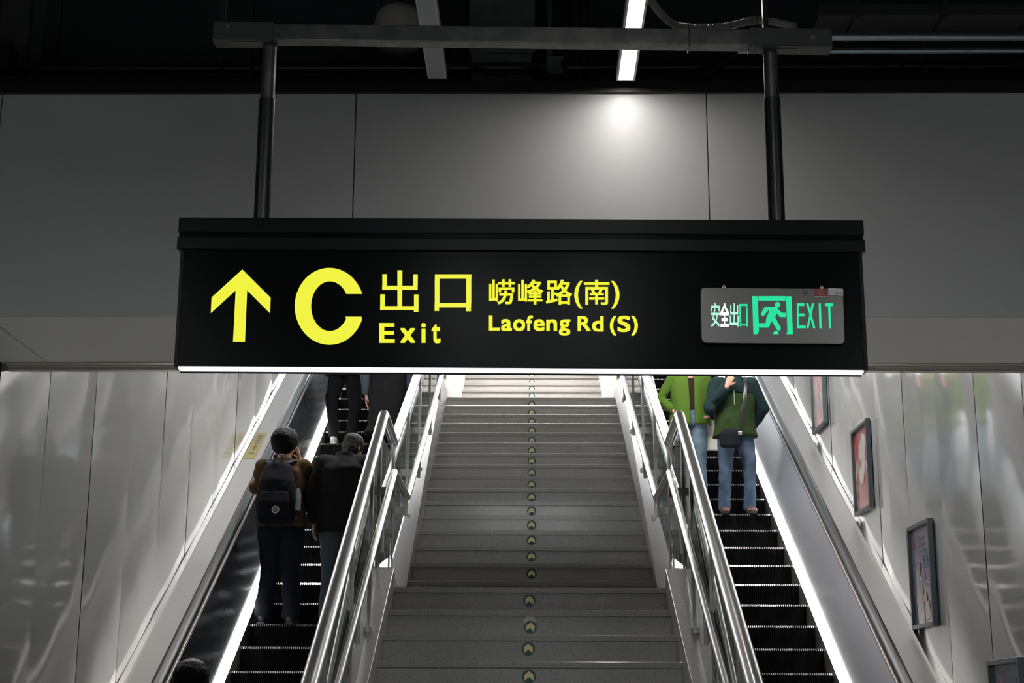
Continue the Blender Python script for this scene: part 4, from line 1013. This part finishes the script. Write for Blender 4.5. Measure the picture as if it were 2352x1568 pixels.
b = MB(); b.hexa([(-.10, -.05, 0), (.10, -.05, 0), (.10, .05, 0), (-.10, .05, 0)], [(-.10, -.045, .33), (.10, -.045, .33), (.10, .045, .33), (-.10, .045, .33)]); part('bag_body', b, wb, bg, bevel=.004)
for s in (-1, 1):
    b = MB(); tube(b, [(-.05, s*.045, .32), (-.03, s*.02, .43), (.02, s*.02, .43), (.05, s*.045, .32)], .004, 8, bend=.03); part('bag_handle', b, wb, bg, smooth=60)
Y, Z = zs_(0)
t, j, hd, hx = person('person', 'person in olive jacket with dark sleeves, one hand at the mouth', (2.175, Y+.15, Z), PI, 1.74,
    dict(er=(.275, .10, 1.14), wr=(.10, .22, 1.36), hr=(-.35, .05, .8), nr=(-.3, -1, 0), cr=.9, el=(-.305, -.06, 1.16), wl=(-.19, -.14, .97), hl=(.8, -.2, -.3), nl=(0, 1, 0),
         kl=(-.135, .04, .50), kr=(.12, .04, .50), al=(-.135, -.02, .10), ar=(.135, -.02, .10)), dict(skin=SKIN))
jacket(t, j, OLIV, .84, 1.10, sleeve=TEALD, slv=1.12)
b = MB(); b.loft([(0, -.004, 1.30), (0, -.004, 1.37), (0, -.004, 1.44), (0, -.004, 1.49), (0, -.004, 1.53)], [(.228, .170), (.225, .165), (.172, .130), (.098, .098), (.085, .088)], 22); organic('yoke', b, TEALD, t, .012, 3, .010)
b = MB(); b.box(.018, .026, .150, .178, 1.16, 1.32); part('zip', b, mat('zip_grey', (.20, .24, .20), .4), t)
trousers(t, j, JEAN, .98); shoes(t, j, SHB); hair(t, hd, hx, HAIR)
sb_ = thing('shoulder_bag', 'black shoulder bag hanging across the olive jacket', 'bag', (2.09, Y-.055, Z+.80))
b = MB(); b.loft([(0, 0, -.11), (0, 0, -.09), (0, 0, .04), (0, .01, .09)], [(.09, .03), (.115, .045), (.11, .045), (.08, .02)], 20); organic('bag_body', b, PACK, sb_, .01, 2, .006)
b = MB(); b.loft([(.10, .0, .03), (.13, -.03, .20), (.165, -.035, .40), (.185, .0, .56), (.185, .09, .67), (.16, .20, .66)], [(.019, .004)]*6, 10, side=(1, 0, 0)); part('strap', b, BLACKPL, sb_, smooth=60)
b = MB(); b.box(.085, .125, -.03, -.02, .02, .06); part('buckle', b, STEEL2, sb_, bevel=.003)
# ------------------------------------------------------------------ light and view
w = bpy.data.worlds.new('world'); SC.world = w; w.use_nodes = True
w.node_tree.nodes['Background'].inputs[0].default_value = (.5, .55, .6, 1); w.node_tree.nodes['Background'].inputs[1].default_value = .02
vs = SC.view_settings; vs.view_transform = 'Standard'; vs.look = 'None'; vs.gamma = 1; vs.exposure = 0; vs.use_curve_mapping = False
SC.cycles.max_bounces = 8; SC.cycles.diffuse_bounces = 4; SC.cycles.glossy_bounces = 5; SC.cycles.transparent_max_bounces = 12
SC.cycles.sample_clamp_indirect = 8; SC.cycles.use_denoising = True; SC.cycles.caustics_reflective = True
